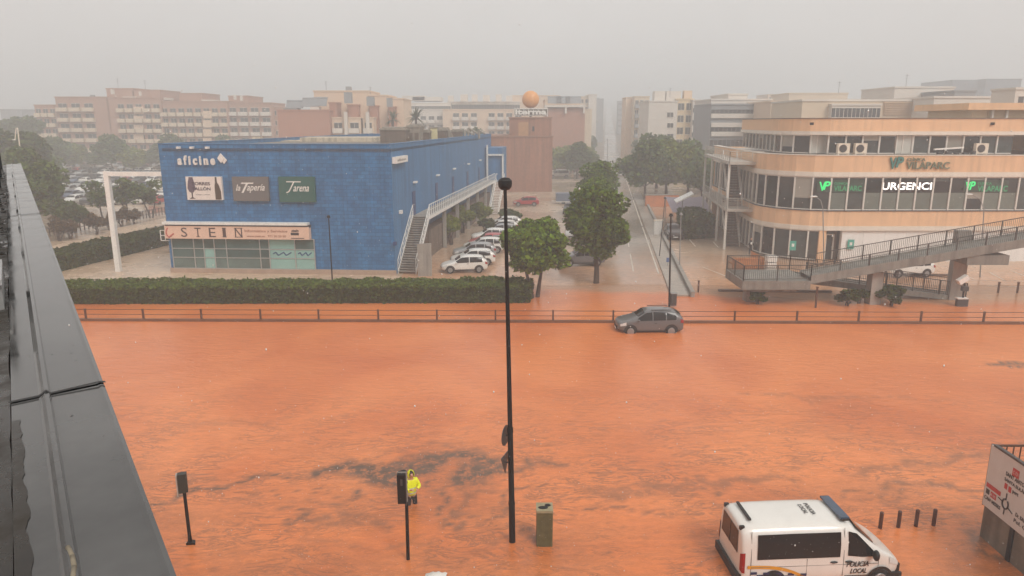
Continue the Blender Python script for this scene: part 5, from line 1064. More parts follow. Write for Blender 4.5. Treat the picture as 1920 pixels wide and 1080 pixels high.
mb = MB()                              # hood: shell open at the face
for j in range(9):
    for i in range(16):
        q = []
        for jj, ii in ((j, i), (j+1, i), (j+1, i+1), (j, i+1)):
            th_ = math.pi*.93*jj/9; a = math.pi/2-2.25+4.5*ii/16; q.append((.125*math.sin(th_)*math.cos(a), -.02+.15*math.sin(th_)*math.sin(a)+.02, 1.62+.165*math.cos(th_)))
        mb.face(*q)
hd_ = add('hood', _mesh('hood', mb, m_hiv, (0, 0, 0), True), pe); so2 = hd_.modifiers.new('t', 'SOLIDIFY'); so2.thickness = .012
part_skin('trousers', [((0, .0, .90), (.165, .125)), ((-.105, 0, .78), .105), ((-.125, -.03, .47), .08), ((-.135, .015, .16), .07), ((.105, 0, .78), .105), ((.125, -.03, .47), .08), ((.135, .015, .16), .07)], [(0, 1), (1, 2), (2, 3), (0, 4), (4, 5), (5, 6)], m_trou)
mb = MB(); mb.ball((0, -.005, 1.665), .088, .098, .085, 12, 8); add('hair', _mesh('hair', mb, m_hair, (0, 0, 0), True), pe)
for s in (-1, 1): mb = MB(); mb.ball((s*.032, -.118, 1.645), .011, .008, .007, 8, 5); add('eye', _mesh('eye', mb, m_ink), pe)
mb = MB(); mb.box(-.024, .024, -.118, -.105, 1.562, 1.569); add('mouth', _mesh('mouth', mb, mat("lips", (150, 84, 76), .5, .1, 8)), pe)
mb = MB()
for z in (.93, 1.1): mb.tube((0, .01, z), (0, .012, z+.045), .20 if z < 1 else .192, None, 20, False)
bnd = add('reflective_band', _mesh('band', mb, mat("reflective_silver", (196, 200, 190), .3, .1, 6)), pe); bnd.scale = (1.0, .8, 1)
pe.location = (pg_.x, pg_.y, pz); pe.rotation_euler = (0, 0, R(28))
# ================================================================== lamps, signals and signs
def pole_thing(name, label, cat, base, group=None): return thing(name, label, cat, base, group)
lb0 = g(961, 1016); lt0 = at(947, 352, lb0.y)
t = pole_thing('street_lamp', 'tall black lamp post with squat globe head standing in the flood water mid picture', 'street lamp', lb0)
mb = MB(); mb.tube(lb0-UZ*.5, lb0.lerp(lt0, .12), .105, .098, 14); mb.tube(lb0.lerp(lt0, .12), lb0.lerp(lt0, .34), .092, .084, 14); mb.tube(lb0.lerp(lt0, .34), lt0, .075, .048, 14); mb.tube(lb0.lerp(lt0, .335), lb0.lerp(lt0, .35), .098, .09, 14); mb.tube(lb0.lerp(lt0, .118), lb0.lerp(lt0, .128), .108, .1, 14); obj('post', mb, m_black, t, False)
mb = MB(); prof_ = [(.05, -.19), (.13, -.17), (.185, -.10), (.20, .0), (.195, .08), (.15, .13), (.10, .16), (.02, .17)]
for (r0_, z0_), (r1_, z1_) in zip(prof_[:-1], prof_[1:]): mb.tube(lt0+UZ*(z0_+.12), lt0+UZ*(z1_+.12), r0_, r1_, 18)
obj('lamp_head', mb, m_black, t); mb = MB(); mb.tube(lt0+UZ*.20, lt0+UZ*.23, .185, .175, 20); obj('cap', mb, m_dkgrey, t)
def sgn(u, v, w=-.0): return v
sp_ = lb0.lerp(lt0, .27)
t = thing('round_sign', 'round traffic sign seen almost edge on, strapped to the black lamp post', 'sign', sp_)
ax = Vector((-.975, .10, 0)).normalized(); ax = Vector((-.30, .95, 0)).normalized(); ed = Vector((-.95, -.30, 0)).normalized()
c_ = sp_+Vector((-.16, .02, .62)); fa = Vector((-.94, .34, 0)).normalized(); lat = Vector((.34, .94, 0)).normalized()
mb = MB(); mb.tube(c_-fa*.012, c_+fa*.012, .32, None, 26); obj('disc', mb, m_dkgrey, t); mb = MB(); mb.tube(c_+fa*.013, c_+fa*.018, .31, None, 26); obj('face', mb, m_white, t); mb = MB(); mb.bar(c_, lb0.lerp(lt0, (c_.z)/lt0.z), .04); obj('bracket', mb, m_dkgrey, t)
t = thing('triangular_sign', 'triangular traffic sign seen from behind just below the round one', 'sign', sp_)
c_ = sp_+Vector((-.17, .02, -.28)); mb = MB(); tri = [c_+UZ*.33+lat*.38, c_+UZ*.33-lat*.38, c_-UZ*.36]; tri = [c_+UZ*.2+lat*.36, c_+UZ*.32-lat*.1, c_-UZ*.36-lat*.1]
tri = [c_+UZ*.36, c_-UZ*.28+lat*.36, c_-UZ*.28-lat*.36]; tri = [c_-UZ*.36, c_+UZ*.28+lat*.36, c_+UZ*.28-lat*.36]
mb.mesh([q-fa*.012 for q in tri]+[q+fa*.012 for q in tri], [(0, 1, 2), (5, 4, 3), (0, 3, 4, 1), (1, 4, 5, 2), (2, 5, 3, 0)]); obj('plate', mb, m_dkgrey, t); mb = MB(); mb.bar(c_, lb0.lerp(lt0, c_.z/lt0.z), .04); obj('bracket', mb, m_dkgrey, t)
b_ = g(765, 1049); t = thing('traffic_light', 'black traffic light on a slim post beside the person in yellow', 'traffic light', b_)
tp = at(758, 884, b_.y); mb = MB(); mb.tube(b_-UZ*.5, Vector((b_.x+.02, b_.y, 1.95)), .055, .05, 12); obj('post', mb, m_black, t)
mb = MB(); mb.box(b_.x-.22, b_.x+.03, b_.y-.14, b_.y+.14, 1.95, 2.88); hd2 = obj('signal_head', mb, m_black, t)
for k in range(3):
    mb = MB(); z = 2.12+.3*k; mb.tube((b_.x-.09, b_.y+.13, z), (b_.x-.09, b_.y+.30, z), .115, .12, 14, False); obj('visor', mb, m_black, hd2)
    mb = MB(); mb.tube((b_.x-.09, b_.y+.142, z), (b_.x-.09, b_.y+.150, z), .10, None, 14); obj('lens', mb, mat("unlit_lens", (50, 40, 34), .2, .2, 5), hd2)
mb = MB(); mb.box(b_.x-.24, b_.x+.06, b_.y-.01, b_.y+.01, 1.92, 2.92); obj('backboard', mb, mat("pale_edge", (150, 146, 140), .5, .1, 3), t)
mb = MB(); mb.bar((b_.x+.03, b_.y-.10, 1.97), (b_.x+.02, b_.y-.02, 1.85), .05); mb.box(b_.x-.12, b_.x-.06, b_.y-.16, b_.y-.14, 2.55, 2.75); obj('bracket', mb, m_dkgrey, t)
b_ = g(357, 1019); t = thing('pedestrian_signal', 'leaning black post with small pedestrian signal at lower left', 'traffic light', b_)
tp = Vector((b_.x-.02, b_.y, 2.55)); mb = MB(); mb.tube(b_-UZ*.4, b_+UZ*.25, .085, .06, 12); mb.tube(b_+UZ*.25, Vector((b_.x-.01, b_.y, 1.85)), .055, .05, 12); mb.prism([(b_.x-.09, b_.y-.1), (b_.x+.2, b_.y-.1), (b_.x+.12, b_.y+.1), (b_.x-.09, b_.y+.1)], -.3, .07); obj('post', mb, m_black, t)
mb = MB(); mb.obox((b_.x-.11, b_.y-.14, 1.80), (.24, .10, 0), (-.08, .2, 0), (0, 0, .62)); hd2 = obj('signal_head', mb, mat("dark_green_case", (46, 50, 44), .5, .2, 4), t)
mb = MB(); mb.obox((b_.x-.16, b_.y-.16, 1.72), (.035, .015, 0), (-.08, .22, 0), (0, 0, .68)); obj('backboard', mb, mat("pale_edge2", (170, 160, 150), .5, .1, 3), t)
# concrete litter bin
b_ = g(1021, 1026); t = thing('litter_bin', 'tall olive slatted litter bin with pale lid standing in the flood', 'litter bin', (b_.x, b_.y+.25, 0)); m_ol = mat("olive_slats", (104, 100, 66), .7, .25, 5, streak=.4)
mb = MB(); mb.box(b_.x-.23, b_.x+.23, b_.y+.02, b_.y+.48, -.4, 1.18)
for k in range(7): x = b_.x-.24+.072*k; mb.box(x, x+.048, b_.y, b_.y+.02, -.4, 1.16)
for k in range(7): y = b_.y+.01+.07*k; mb.box(b_.x-.25, b_.x-.23, y, y+.046, -.4, 1.16); mb.box(b_.x+.23, b_.x+.25, y, y+.046, -.4, 1.16)
obj('body', mb, m_ol, t)
mb = MB(); mb.box(b_.x-.26, b_.x+.26, b_.y-.01, b_.y+.51, 1.18, 1.26); obj('lid', mb, mat("mossy_lid", (150, 142, 112), .7, .2, 5), t)
mb = MB(); mb.ball((b_.x-.05, b_.y+.2, 1.262), .16, .10, .012, 12, 6); mb.ball((b_.x+.10, b_.y+.34, 1.264), .10, .09, .014, 10, 6); obj('opening', mb, m_black, t)
# bollards
m_bol = mat("rusty_bollard", (78, 44, 30), .6, .3, 6)
pos = [(1650, 991), (1684, 989), (1717, 986.5), (1750, 985.5)]; lbs = ['rusty bollard nearest the police van', 'rusty bollard second from the police van', 'rusty bollard second from the road sign wall', 'rusty bollard nearest the road sign wall']; bp0 = None
for (px, py), lb in zip(pos, lbs):
    q = g(px, py); q.z = 0
    if bp0 is None:
        bp0 = thing('bollard', lb, 'bollard', (0, 0, 0), 'row of bollards in the water'); mb = MB(); mb.tube((0, 0, -.4), (0, 0, .56), .062, .06, 14); obj('post', mb, m_bol, bp0); mb = MB(); mb.tube((0, 0, .56), (0, 0, .60), .068, .05, 14); obj('cap', mb, m_bol, bp0); mb = MB(); mb.tube((0, 0, .46), (0, 0, .485), .066, None, 14); obj('band', mb, m_bol, bp0); o = bp0
    else: o = copy_tree(bp0); o['label'] = lb
    o.location = q
# direction sign on its wall, railing on top
q0 = g(1838, 1006); wx, wy = 15.05, 20.78
t = thing('retaining_wall', 'stained grey concrete wall at the right edge carrying the direction sign', 'wall', (wx, wy, 0))
m_wet = mat("wet_stained_concrete", (112, 104, 92), .55, .3, 1.2, .4, 12, streak=.7)
mb = MB(); mb.box(wx+.05, 22, 8, wy, -.5, 2.25); obj('wall', mb, m_wet, t)
mb = MB(); mb.box(wx-.0, wx+.049, 19.35, 19.5, -.4, 1.2); obj('drain_pipe', mb, m_black, t)
t = thing('wall_railing', 'rusty upright bar railing on the wall behind the direction sign', 'railing', (wx+1, wy-.1, 2.25)); mb = MB()
for k in range(26): x = wx+.15+.22*k; mb.bar((x, wy-.12, 2.2), (x, wy-.12, 3.2), .03)
mb.bar((wx+.1, wy-.12, 3.2), (wx+6, wy-.12, 3.2), .06); mb.bar((wx+.1, wy-.12, 2.3), (wx+6, wy-.12, 2.3), .04); obj('bars', mb, m_rail, t)
t = thing('direction_sign', 'large pale road direction panel with roundabout diagram and red route badges', 'sign', (wx, wy, 1.14))
m_sgn = mat("sign_white", (196, 194, 190), .4, .05, 2, streak=.12); mb = MB(); mb.box(wx-.03, wx+.04, 12, wy, 1.14, 3.18); obj('panel', mb, m_sgn, t)
mb = MB(); mb.box(wx-.05, wx+.06, 12, wy-.12, 3.184, 3.25); mb.box(wx-.02, wx+.05, wy+.002, wy+.03, 1.1, 3.2); obj('frame', mb, m_dkgrey, t)
SO = Vector((wx-.032, wy, 1.14)); sux = Vector((0, -1, 0))
def S_(u, v): return SO+sux*u+UZ*v
def stx(mb, s, u, v, w, h, **k): return text_mb(mb, s, S_(u, v), sux, UZ, w, h, .008, **k)
m_redf = mat("red_sign_film", (176, 40, 42), .4, .05, 3); mb = MB()
def srect(mb, u0, u1, v0, v1, o=.006): return mb.obox(S_(u0, v0)-Vector((o, 0, 0)), sux*(u1-u0), UZ*(v1-v0), (o, 0, 0))
srect(mb, 1.05, 1.33, 1.55, 1.80); srect(mb, .06, .72, .66, .80); srect(mb, .30, .56, .42, .60); srect(mb, .82, .94, 1.00, 1.18); srect(mb, 1.00, 1.12, .98, 1.16); obj('red_badge', mb, m_redf, t)
mb = MB(); stx(mb, 'C-731', 1.08, 1.61, .22, .11); stx(mb, 'E-20', .33, .47, .2, .08); obj('badge_lettering', mb, m_sgn, t); t.children
mb = MB(); stx(mb, 'SANT ANTONI', .80, 1.42, .95, .13, bold=.015); stx(mb, 'SANTA EULÀRIA', .78, 1.24, 1.05, .13, bold=.015); stx(mb, 'port', 1.18, 1.0, .25, .14, bold=.01)
stx(mb, 'CAN MISSES', .05, .24, .75, .12, bold=.015); stx(mb, 'Dr. BALANZAT', 1.45, .42, .8, .12, bold=.01); stx(mb, 'Pol. CAN', 1.42, .22, .8, .12, bold=.01); srect(mb, .08, .24, .44, .60); obj('lettering', mb, m_ink, t)
mb = MB(); cc = (.98, .55); n = 26
for k in range(n):
    a0, a1_ = 6.283*k/n, 6.283*(k+1)/n
    if .9 < a0 < 1.4: continue
    mb.path([S_(cc[0]+.13*math.cos(a0), cc[1]+.15*math.sin(a0))-Vector((.008, 0, 0)), S_(cc[0]+.13*math.cos(a1_), cc[1]+.15*math.sin(a1_))-Vector((.008, 0, 0))], .026, 5)
for a, l in ((1.57, .2), (3.0, .2), (-.35, .24), (-1.6, .2)): mb.bar(S_(cc[0]+.13*math.cos(a), cc[1]+.15*math.sin(a))-Vector((.008, 0, 0)), S_(cc[0]+(.13+l)*math.cos(a), cc[1]+(.15+l)*math.sin(a))-Vector((.008, 0, 0)), .035, .012)
obj('roundabout_diagram', mb, m_ink, t)
# slim posts farther off
def lamp(label, pb, pt, r=.06, m=m_dkgrey, arm=None, box=None, head=.16, name='street_lamp', Y=None):
    b = g(*pb) if Y is None else at(pb[0], pb[1], Y); b.z = 0 if Y is None else b.z
    tq = at(pt[0], pt[1], b.y); t = thing(name, label, 'street lamp', b); mb = MB(); mb.tube(b-UZ*.3, tq, r, r*.7, 8); obj('post', mb, m, t)
    mb = MB()
    if arm:
        e = at(arm[0], arm[1], b.y); pts = [tq, tq.lerp(e, .35)+UZ*abs(e.z-tq.z)*.32, e]; mb.path(pts, r*.6); obj('arm', mb, m, t); mb = MB(); mb.ball(e+Vector((-.15, 0, -.02)), .34, .14, .07, 10, 6); obj('lamp_head', mb, m_white if m is not m_black else m, t, True)
    else: mb.tube(tq-UZ*.05, tq+UZ*.14, head, head*.6, 10); obj('lamp_head', mb, m, t)
    if box: mb = MB(); mb.box(b.x+.06, b.x+.46, b.y-.2, b.y+.18, .12, .98); c = obj('cabinet', mb, m_dkgrey, t); mb = MB(); mb.box(b.x+.04, b.x+.5, b.y-.24, b.y+.2, .982, 1.03); obj('cabinet_lid', mb, m_grey, c)
    return t
lamp('dark slim lamp post with a cabinet at its foot at the street corner', (1255, 575), (1258, 404), .075, m_black, None, True)
lamp('grey slim lamp post on the pavement behind the corner lamp', (1236, 482), (1247, 372), .05, m_dkgrey)
lamp('short grey post to the right of the corner lamp on the pavement', (1274, 505), (1277, 402), .055, m_grey)
lamp('thin dark lamp post in front of the blue wall behind the hedge', (624, 541), (616, 407), .06, m_black)
lamp('pale curved arm street lamp in front of the rounded clinic corner', (1546, 520), (1543, 392), .06, m_grey, (1529, 368))
lamp('pale curved arm street lamp before the right hand clinic windows', (1838, 520), (1845, 392), .06, m_grey, (1820, 364))
lamp('slender dark post where the far street meets the crossing', (1139, 330), (1139, 262), .07, m_dkgrey)
t = lamp('tall pale lamp post with two short arms among the trees at far left', (50, 392), (33, 240), .11, m_cream, (28, 262))
p = g(1234, 442); t = thing('cabinet', 'white utility cabinet on the pavement beside the grey lamp post', 'cabinet', p); mb = MB(); mb.box(p.x-.5, p.x+.5, p.y, p.y+.5, 0, 1.75); obj('case', mb, m_white, t); mb = MB(); mb.box(p.x-.55, p.x+.55, p.y-.05, p.y+.55, 1.754, 1.84); obj('lid', mb, m_cream, t)
p = g(1252, 500); t = thing('parking_sign', 'small blue sign on a low post on the pavement', 'sign', p); mb = MB(); mb.tube(p, p+UZ*.6, .03); obj('post', mb, m_grey, t); mb = MB(); mb.box(p.x-.16, p.x+.16, p.y-.05, p.y, .45, .85); obj('plate', mb, mat("sign_blue", (84, 106, 150), .4, .1, 3), t)
for px, py, h, lb in ((1309, 548, .9, 'short dark post by the kerb left of the footbridge landing'), (1529, 577, 1.5, 'brown post standing between guard rail and footbridge ramp'), (1871, 549, .8, 'brown post nearest the big bridge pier in the clinic car park'), (1907, 549, .8, 'brown post farther right of the big bridge pier')):
    p = g(px, py); t = thing('post', lb, 'post', p); mb = MB(); mb.bar(p-UZ*.3, p+UZ*h, .11); obj('shaft', mb, m_rail, t); mb = MB(); mb.bar(p+UZ*h, p+UZ*(h+.05), .15); obj('cap', mb, m_rail, t)
p = g(1803, 574); t = thing('floodlight', 'tilted white floodlight over a dark meter box beside the big bridge pier', 'floodlight', p)
mb = MB(); mb.bar(p-UZ*.3, p+UZ*1.7, .10); obj('post', mb, m_black, t); mb = MB(); mb.obox(p+Vector((-.4, -.2, 1.62)), (.62, 0, .42), (0, .4, 0), (-.2, 0, .3)); obj('lamp_head', mb, m_white, t); mb = MB(); mb.box(p.x-.2, p.x+.22, p.y-.2, p.y+.1, 1.15, 1.5); mb.box(p.x-.42, p.x+.36, p.y-.15, p.y+.15, -.2, .55); obj('meter_box', mb, m_dkgrey, t); mb = MB(); mb.box(p.x-.46, p.x+.3, p.y-.2, p.y+.2, .56, .64); obj('shelf', mb, m_white, t)
# ---- clinic yard: timber fence, chairs, awnings, standing figure
m_wood = mat("orange_timber", (176, 116, 72), .6, .2, 3)
a, b = g(1352, 497), g(1433, 500); a = at(1374, 480, 63); b = at(1432, 480, 63)
t = thing('timber_fence', 'orange timber slat fence round the small terrace by the fire stair', 'fence', (a.x, 63, 0)); mb = MB()
for k in range(26): x = a.x+(b.x-a.x)*k/26; mb.box(x, x+.11, 63, 63.06, .1, 1.25)
for k in range(12): mb.box(b.x, b.x+.06, 63+.3*k, 63.2+.3*k, .1, 1.25)
obj('slats', mb, m_wood, t); mb = MB(); mb.box(a.x, b.x+.1, 62.93, 63.0, 1.1, 1.2); mb.box(a.x, b.x, 62.94, 63.0, .25, .33); obj('rail', mb, m_wood, t)
mb = MB(); mb.box(a.x+1.0, b.x+.0, 63.1, 67.5, -.1, .1); o = struct('terrace_deck', mb, m_wood)
p = at(1447, 480, 62.6); t = thing('crate_stack', 'white plastic crate stack beside the timber fence', 'crate', (p.x, 62.6, 0)); mb = MB()
for k in range(3): mb.box(p.x-.42, p.x+.42, 62.3, 63.0, .02+.48*k, .42+.48*k)
obj('crate', mb, m_white, t); mb = MB(); mb.box(p.x-.46, p.x+.46, 62.26, 63.04, 1.44, 1.5); obj('lid', mb, m_white, t)
p = at(1407, 470, 70.5); me = skin_mesh([((0, 0, .94), (.15, .11)), ((0, 0, 1.25), (.18, .12)), ((0, 0, 1.48), .06), ((0, 0, 1.62), (.09, .1)), ((-.24, 0, 1.15), .05), ((.24, 0, 1.15), .05), ((-.1, 0, .5), .07), ((.1, 0, .5), .07), ((-.1, 0, .05), .05), ((.1, 0, .05), .05), ((-.2, -.2, 1.0), .04), ((.2, -.2, 1.0), .04)], [(0, 1), (1, 2), (2, 3), (1, 4), (1, 5), (0, 6), (0, 7), (6, 8), (7, 9), (4, 10), (5, 11)]); me.materials.append(m_trou)
o = add('person', me, None, (p.x, 70.5, .1)); ORG[o.name] = Vector((p.x, 70.5, .1)); tag(o, 'person in dark clothes standing under the clinic fire stair', 'person'); mb = MB(); mb.ball((p.x, 70.36, 1.32), .10, .05, .13, 8, 6); obj('shirt', mb, m_white, o)
mb = MB(); mb.ball((p.x, 70.45, 1.75), .085, .09, .1, 10, 7); obj('face', mb, m_skin, o, True)
m_cnv = mat("grey_violet_canvas", (142, 134, 146), .7, .12, 1.2)
for px0, px1, py0, py1, Y, lb in ((1262, 1336, 380, 398, 92, 'sagging grey violet canvas awning nearest the fire stair'), (1288, 1330, 398, 413, 88, 'lower grey violet awning beneath the larger one')):
    a, b = at(px0, py0, Y), at(px1, py1, Y); t = thing('awning', lb, 'awning', (a.x, Y, 0)); mb = MB(); nx, ny = 12, 6; v = []
    for j in range(ny+1):
        for i in range(nx+1): u, w = i/nx, j/ny; v.append((a.x+(b.x-a.x)*u, Y+5*w, b.z+(a.z-b.z+.3)*w-.25*math.sin(math.pi*u*2)**2*(1-w*.5)))
    mb.mesh(v, [(j*(nx+1)+i, j*(nx+1)+i+1, (j+1)*(nx+1)+i+1, (j+1)*(nx+1)+i) for j in range(ny) for i in range(nx)]); obj('cloth', mb, m_cnv, t, True); mb = MB()
    for x in (a.x+.1, b.x-.1): mb.bar((x, Y+.1, 0), (x, Y+.1, b.z), .08); mb.bar((x, Y+4.9, 0), (x, Y+4.9, a.z), .08)
    obj('frame', mb, m_grey, t)
p = at(1284, 372, 86); t = thing('parasol', 'tilted white parasol roof at the corner of the fire stair', 'parasol', (p.x, 86, 0)); a, b = at(1268, 379, 86), at(1301, 363, 86); mb = MB(); mb.obox(a, b-a, (.2, 2.2, .1), (.03, 0, -.14)); obj('canopy', mb, m_white, t); mb = MB(); mb.bar((p.x, 87, 0), (p.x, 87, p.z-.2), .09); obj('post', mb, m_grey, t)
a, b = g(1288, 449), g(1346, 446); hedge('hedge', 'dark untrimmed hedge under the awnings beside the fire stair', [(a.x, a.y), (b.x-.6, b.y), (b.x, b.y+9), (a.x+1, a.y+9)], 2.4, 5000, .4, 12, m_leaf_hg)
a, b = g(1210, 388), g(1272, 387); t = thing('brick_wall', 'low orange brick wall below the dark trees right of the street', 'wall', a); mb = MB(); mb.obox(a-UZ*.1, b-a, (0, .4, 0), UZ*1.9); obj('wall', mb, mat("orange_brick_wall", (186, 116, 76), .7, .12, 1), t); mb = MB(); mb.obox(a+UZ*1.804-Vector((.1, .1, 0)), b-a+Vector((.2, 0, 0)), (0, .6, 0), UZ*.12); obj('coping', mb, m_conc, t)
p = g(1068, 383); t = thing('trailer', 'blue grey covered trailer standing across the flooded lot', 'trailer', p); m_tar = mat("blue_grey_tarpaulin", (92, 104, 122), .5, .12, .8)
mb = MB(); mb.box(p.x-2.2, p.x+2.4, p.y, p.y+2, .45, 1.75); obj('body', mb, m_tar, t); mb = MB(); mb.box(p.x-2.25, p.x+2.45, p.y-.05, p.y+2.05, .36, .46); mb.box(p.x-2.9, p.x-2.2, p.y+.9, p.y+1.1, .4, .5); obj('chassis', mb, m_white, t)
for x in (-1, 1.2): mb = MB(); mb.tube((p.x+x, p.y-.02, .3), (p.x+x, p.y+.15, .3), .3, None, 14); obj('wheel', mb, m_tyre, t)
p = g(1082, 318); 
p = g(175, 318.5); t = thing('canopy', 'flat white roofed shelter among the cars of the far left car park', 'shelter', p); a, b = at(154, 306, p.y), at(195, 317, p.y); mb = MB(); mb.box(a.x, b.x, p.y-1, p.y+5, a.z-.9, a.z); obj('roof', mb, m_white, t); mb = MB()
for x in (a.x+.3, b.x-.3): mb.bar((x, p.y, -.1), (x, p.y, a.z-.9), .2); mb.bar((x, p.y+4.5, -.1), (x, p.y+4.5, a.z-.9), .2)
obj('post', mb, m_grey, t)
p = g(816, 1079); mb = MB(); v = []
for j in range(7):
    for i in range(9): u, w = i/8-.5, j/6-.5; v.append((p.x+u*.62+.1*w, p.y+w*.5-.15, .02+.16*(1-(2*u)**2)*(1-(2*w)**2)+.03*math.sin(i*2.3+j*1.7)))
mb.mesh(v, [(j*9+i, j*9+i+1, (j+1)*9+i+1, (j+1)*9+i) for j in range(6) for i in range(8)]); tag(obj('plastic_sack', mb, m_white, None, True, p), 'white plastic sack floating at the bottom edge of the water', 'sack')
t = thing('guide_fence', 'low wooden paling fence between the far left lawn and car park', 'fence', g(60, 432)); mb = MB(); a, b = g(20, 458), g(310, 402)
for k in range(40): q = a.lerp(b, k/39); mb.bar(q, q+UZ*1.1, .10)
mb.bar(a+UZ*1, b+UZ*1, .06); mb.bar(a+UZ*.5, b+UZ*.5, .06); obj('slats', mb, m_trunk, t)
mb = MB(); q = [g(60, 478), g(312, 420), g(310, 409), g(60, 460)]; mb.face(*[v+UZ*.012 for v in q]); struct('footpath', mb, m_sand)
# ================================================================== houses of the town beyond
m_fbrick = mat("far_brick", (172, 134, 114), .8, .06, .3); m_fbrick2 = mat("far_orange_brick", (170, 120, 98), .8, .06, .3); m_fcream = mat("far_cream", (216, 190, 164), .8, .04, .3); m_fwhite = mat("far_white", (210, 202, 192), .8, .04, .3)
m_fbeige = mat("far_beige", (208, 190, 166), .8, .05, .3); m_fgrey = mat("far_grey", (140, 142, 144), .7, .08, .5); m_fglass = mat("far_window", (70, 70, 70), .25, .25, 1, objvar=.3); m_fpale = mat("far_yellow_plaster", (214, 192, 156), .8, .05, .4); m_tower = mat("slate_cladding", (92, 98, 108), .7, .05, .3); m_sol = mat("solar_panel", (132, 134, 136), .25, .15, 2)
_wm = {}
def wmesh(w, h, fr=m_fwhite, bal=False):
    k = (round(w, 2), round(h, 2), fr.name, bal)
    if k not in _wm:
        mb = MB(); mb.mi = 0; mb.box(-w/2, w/2, -.03, .02, 0, h); mb.mi = 1; mb.box(-w/2-.08, w/2+.08, -.10, .02, -.12, 0); mb.box(-.04, .04, -.06, .0, 0, h)
        mb.box(-w/2-.08, w/2+.08, -.10, .02, h, h+.1); _wm[k] = _mesh('window', mb, [m_fglass, fr])
    return _wm[k]
def bmesh_(w, m, d=1.2):
    k = ('b', round(w, 2), m.name)
    if k not in _wm:
        mb = MB(); mb.box(-w/2, w/2, -d, 0, -.18, 0); mb.box(-w/2, w/2, -d, -d+.1, .0, .95); mb.box(-w/2, -w/2+.1, -d+.1, 0, 0, .95); mb.box(w/2-.1, w/2, -d+.1, 0, 0, .95); _wm[k] = _mesh('balcony', mb, m)
    return _wm[k]
def building(label, Y, blocks, name='apartment_block', cat='building', group=None):
    p0 = at(blocks[0][0], blocks[0][2], Y); t = thing(name, label, cat, (p0.x, Y, terr(Y)-.5), group)
    for bk in blocks:
        px0, px1, pt, dy, m, style, nb, nf = bk[:8]; op = bk[8] if len(bk) > 8 else {}
        y = Y+dy; a, b = at(px0, pt, y), at(px1, pt, y); x0, x1, zt = a.x, b.x, a.z; dep = op.get('dep', 14); zb = op.get('zb', terr(y)-3)
        if 'pb' in op: zb = at(px0, op['pb'], y).z
        mb = MB(); mb.box(x0, x1, y, y+dep, zb, zt); obj('wall', mb, m, t)
        mb = MB(); mb.box(x0-.15, x1+.15, y-.15, y+dep+.15, zt+.003, zt+op.get('cap', .3)); obj('roof', mb, op.get('capm', m), t)
        W_ = (x1-x0)/max(1, nb); fh = op.get('fh', 3.0)
        for f in range(nf):
            zf = zt-op.get('top', .9)-fh*f
            for i in range(nb):
                xc = x0+W_*(i+.5)
                if 'skip' in op and i in op['skip']: continue
                if style == 'win': w, h = min(op.get('w', 1.5), W_*.8), op.get('h', 1.3); inst('window', wmesh(w, h, op.get('fr', m_fwhite)), t, (xc, y, zf-h))
                elif style == 'bal':
                    w = W_*op.get('bw', .8); inst('window', wmesh(w*.8, 2.0, op.get('fr', m_fwhite)), t, (xc, y, zf-2.1)); inst('balcony', bmesh_(w, op.get('bm', m_fwhite)), t, (xc, y-.03, zf-2.25))
                elif style == 'band': w, h = W_*.94, op.get('h', 1.3); inst('window', wmesh(w, h, op.get('fr', m_fwhite)), t, (xc, y, zf-h))
    return t
def roof_bits(t, Y, items):
    for px, py, w, h, m, kind in items:
        p = at(px, py, Y); mb = MB()
        if kind == 'antenna': mb.bar(p, p+UZ*h, .08); mb.bar(p+UZ*h*.9-Vector((w/2, 0, 0)), p+UZ*h*.9+Vector((w/2, 0, 0)), .06); mb.bar(p+UZ*h*.7-Vector((w/3, 0, 0)), p+UZ*h*.7+Vector((w/3, 0, 0)), .06)
        elif kind == 'solar_panel':
            mb.obox(p+Vector((-w/2, 0, 0)), (w, 0, 0), (0, 1.2, h), (0, -.05, .05)); mb.tube(p+Vector((-w/2, 1.3, h)), p+Vector((w/2, 1.3, h)), .28, None, 8)
        else: mb.box(p.x-w/2, p.x+w/2, Y, Y+w, p.z-.4, p.z+h)
        obj(kind, mb, m, t)
b = building('long salmon brick apartment block with white balconies behind the left car park', 222, [
    (64, 104, 198, 2, m_fbrick, 'bal', 3, 4, {'bm': m_fbeige}), (103, 201, 183, 0, m_fbrick, 'bal', 4, 5, {'top': 1.6, 'bm': m_fbeige, 'skip': (3,)}), (200, 300, 184.5, 0, m_fbrick, 'bal', 6, 5, {'top': 1.6, 'bm': m_fbeige, 'skip': (0,)}),
    (299, 425, 191, 1, m_fbrick, 'bal', 8, 5, {'top': 1.8, 'bm': m_fbeige}), (424, 508, 194, 3, m_fbrick, 'bal', 4, 4, {'top': 1.2}), (507, 530, 202, 6, m_fbrick, 'win', 2, 4),
    (199, 250, 167, 5, m_fbrick, 'none', 0, 0, {'zb': 18}), (248, 299, 170, 5, m_fbrick, 'none', 0, 0, {'zb': 18}), (335, 378, 176, 5, m_fbrick, 'none', 0, 0, {'zb': 17}), (428, 464, 181, 6, m_fbrick, 'none', 0, 0, {'zb': 16})])
roof_bits(b, 224, [(210, 174, .8, 1, m_fwhite, 'chimney'), (262, 177, .6, .9, m_fwhite, 'chimney'), (242, 183, 4, .3, m_fwhite, 'skylight'), (296, 185, 5, .3, m_fwhite, 'skylight'), (390, 190, 4, .5, m_fwhite, 'skylight'), (222, 166, 1.2, 3, m_fgrey, 'antenna'), (273, 169, 1.4, 3, m_fgrey, 'antenna'), (172, 183, 1, .8, m_fgrey, 'chimney'), (440, 184, .7, 1, m_fwhite, 'chimney'), (452, 186, .7, 1, m_fwhite, 'chimney')])
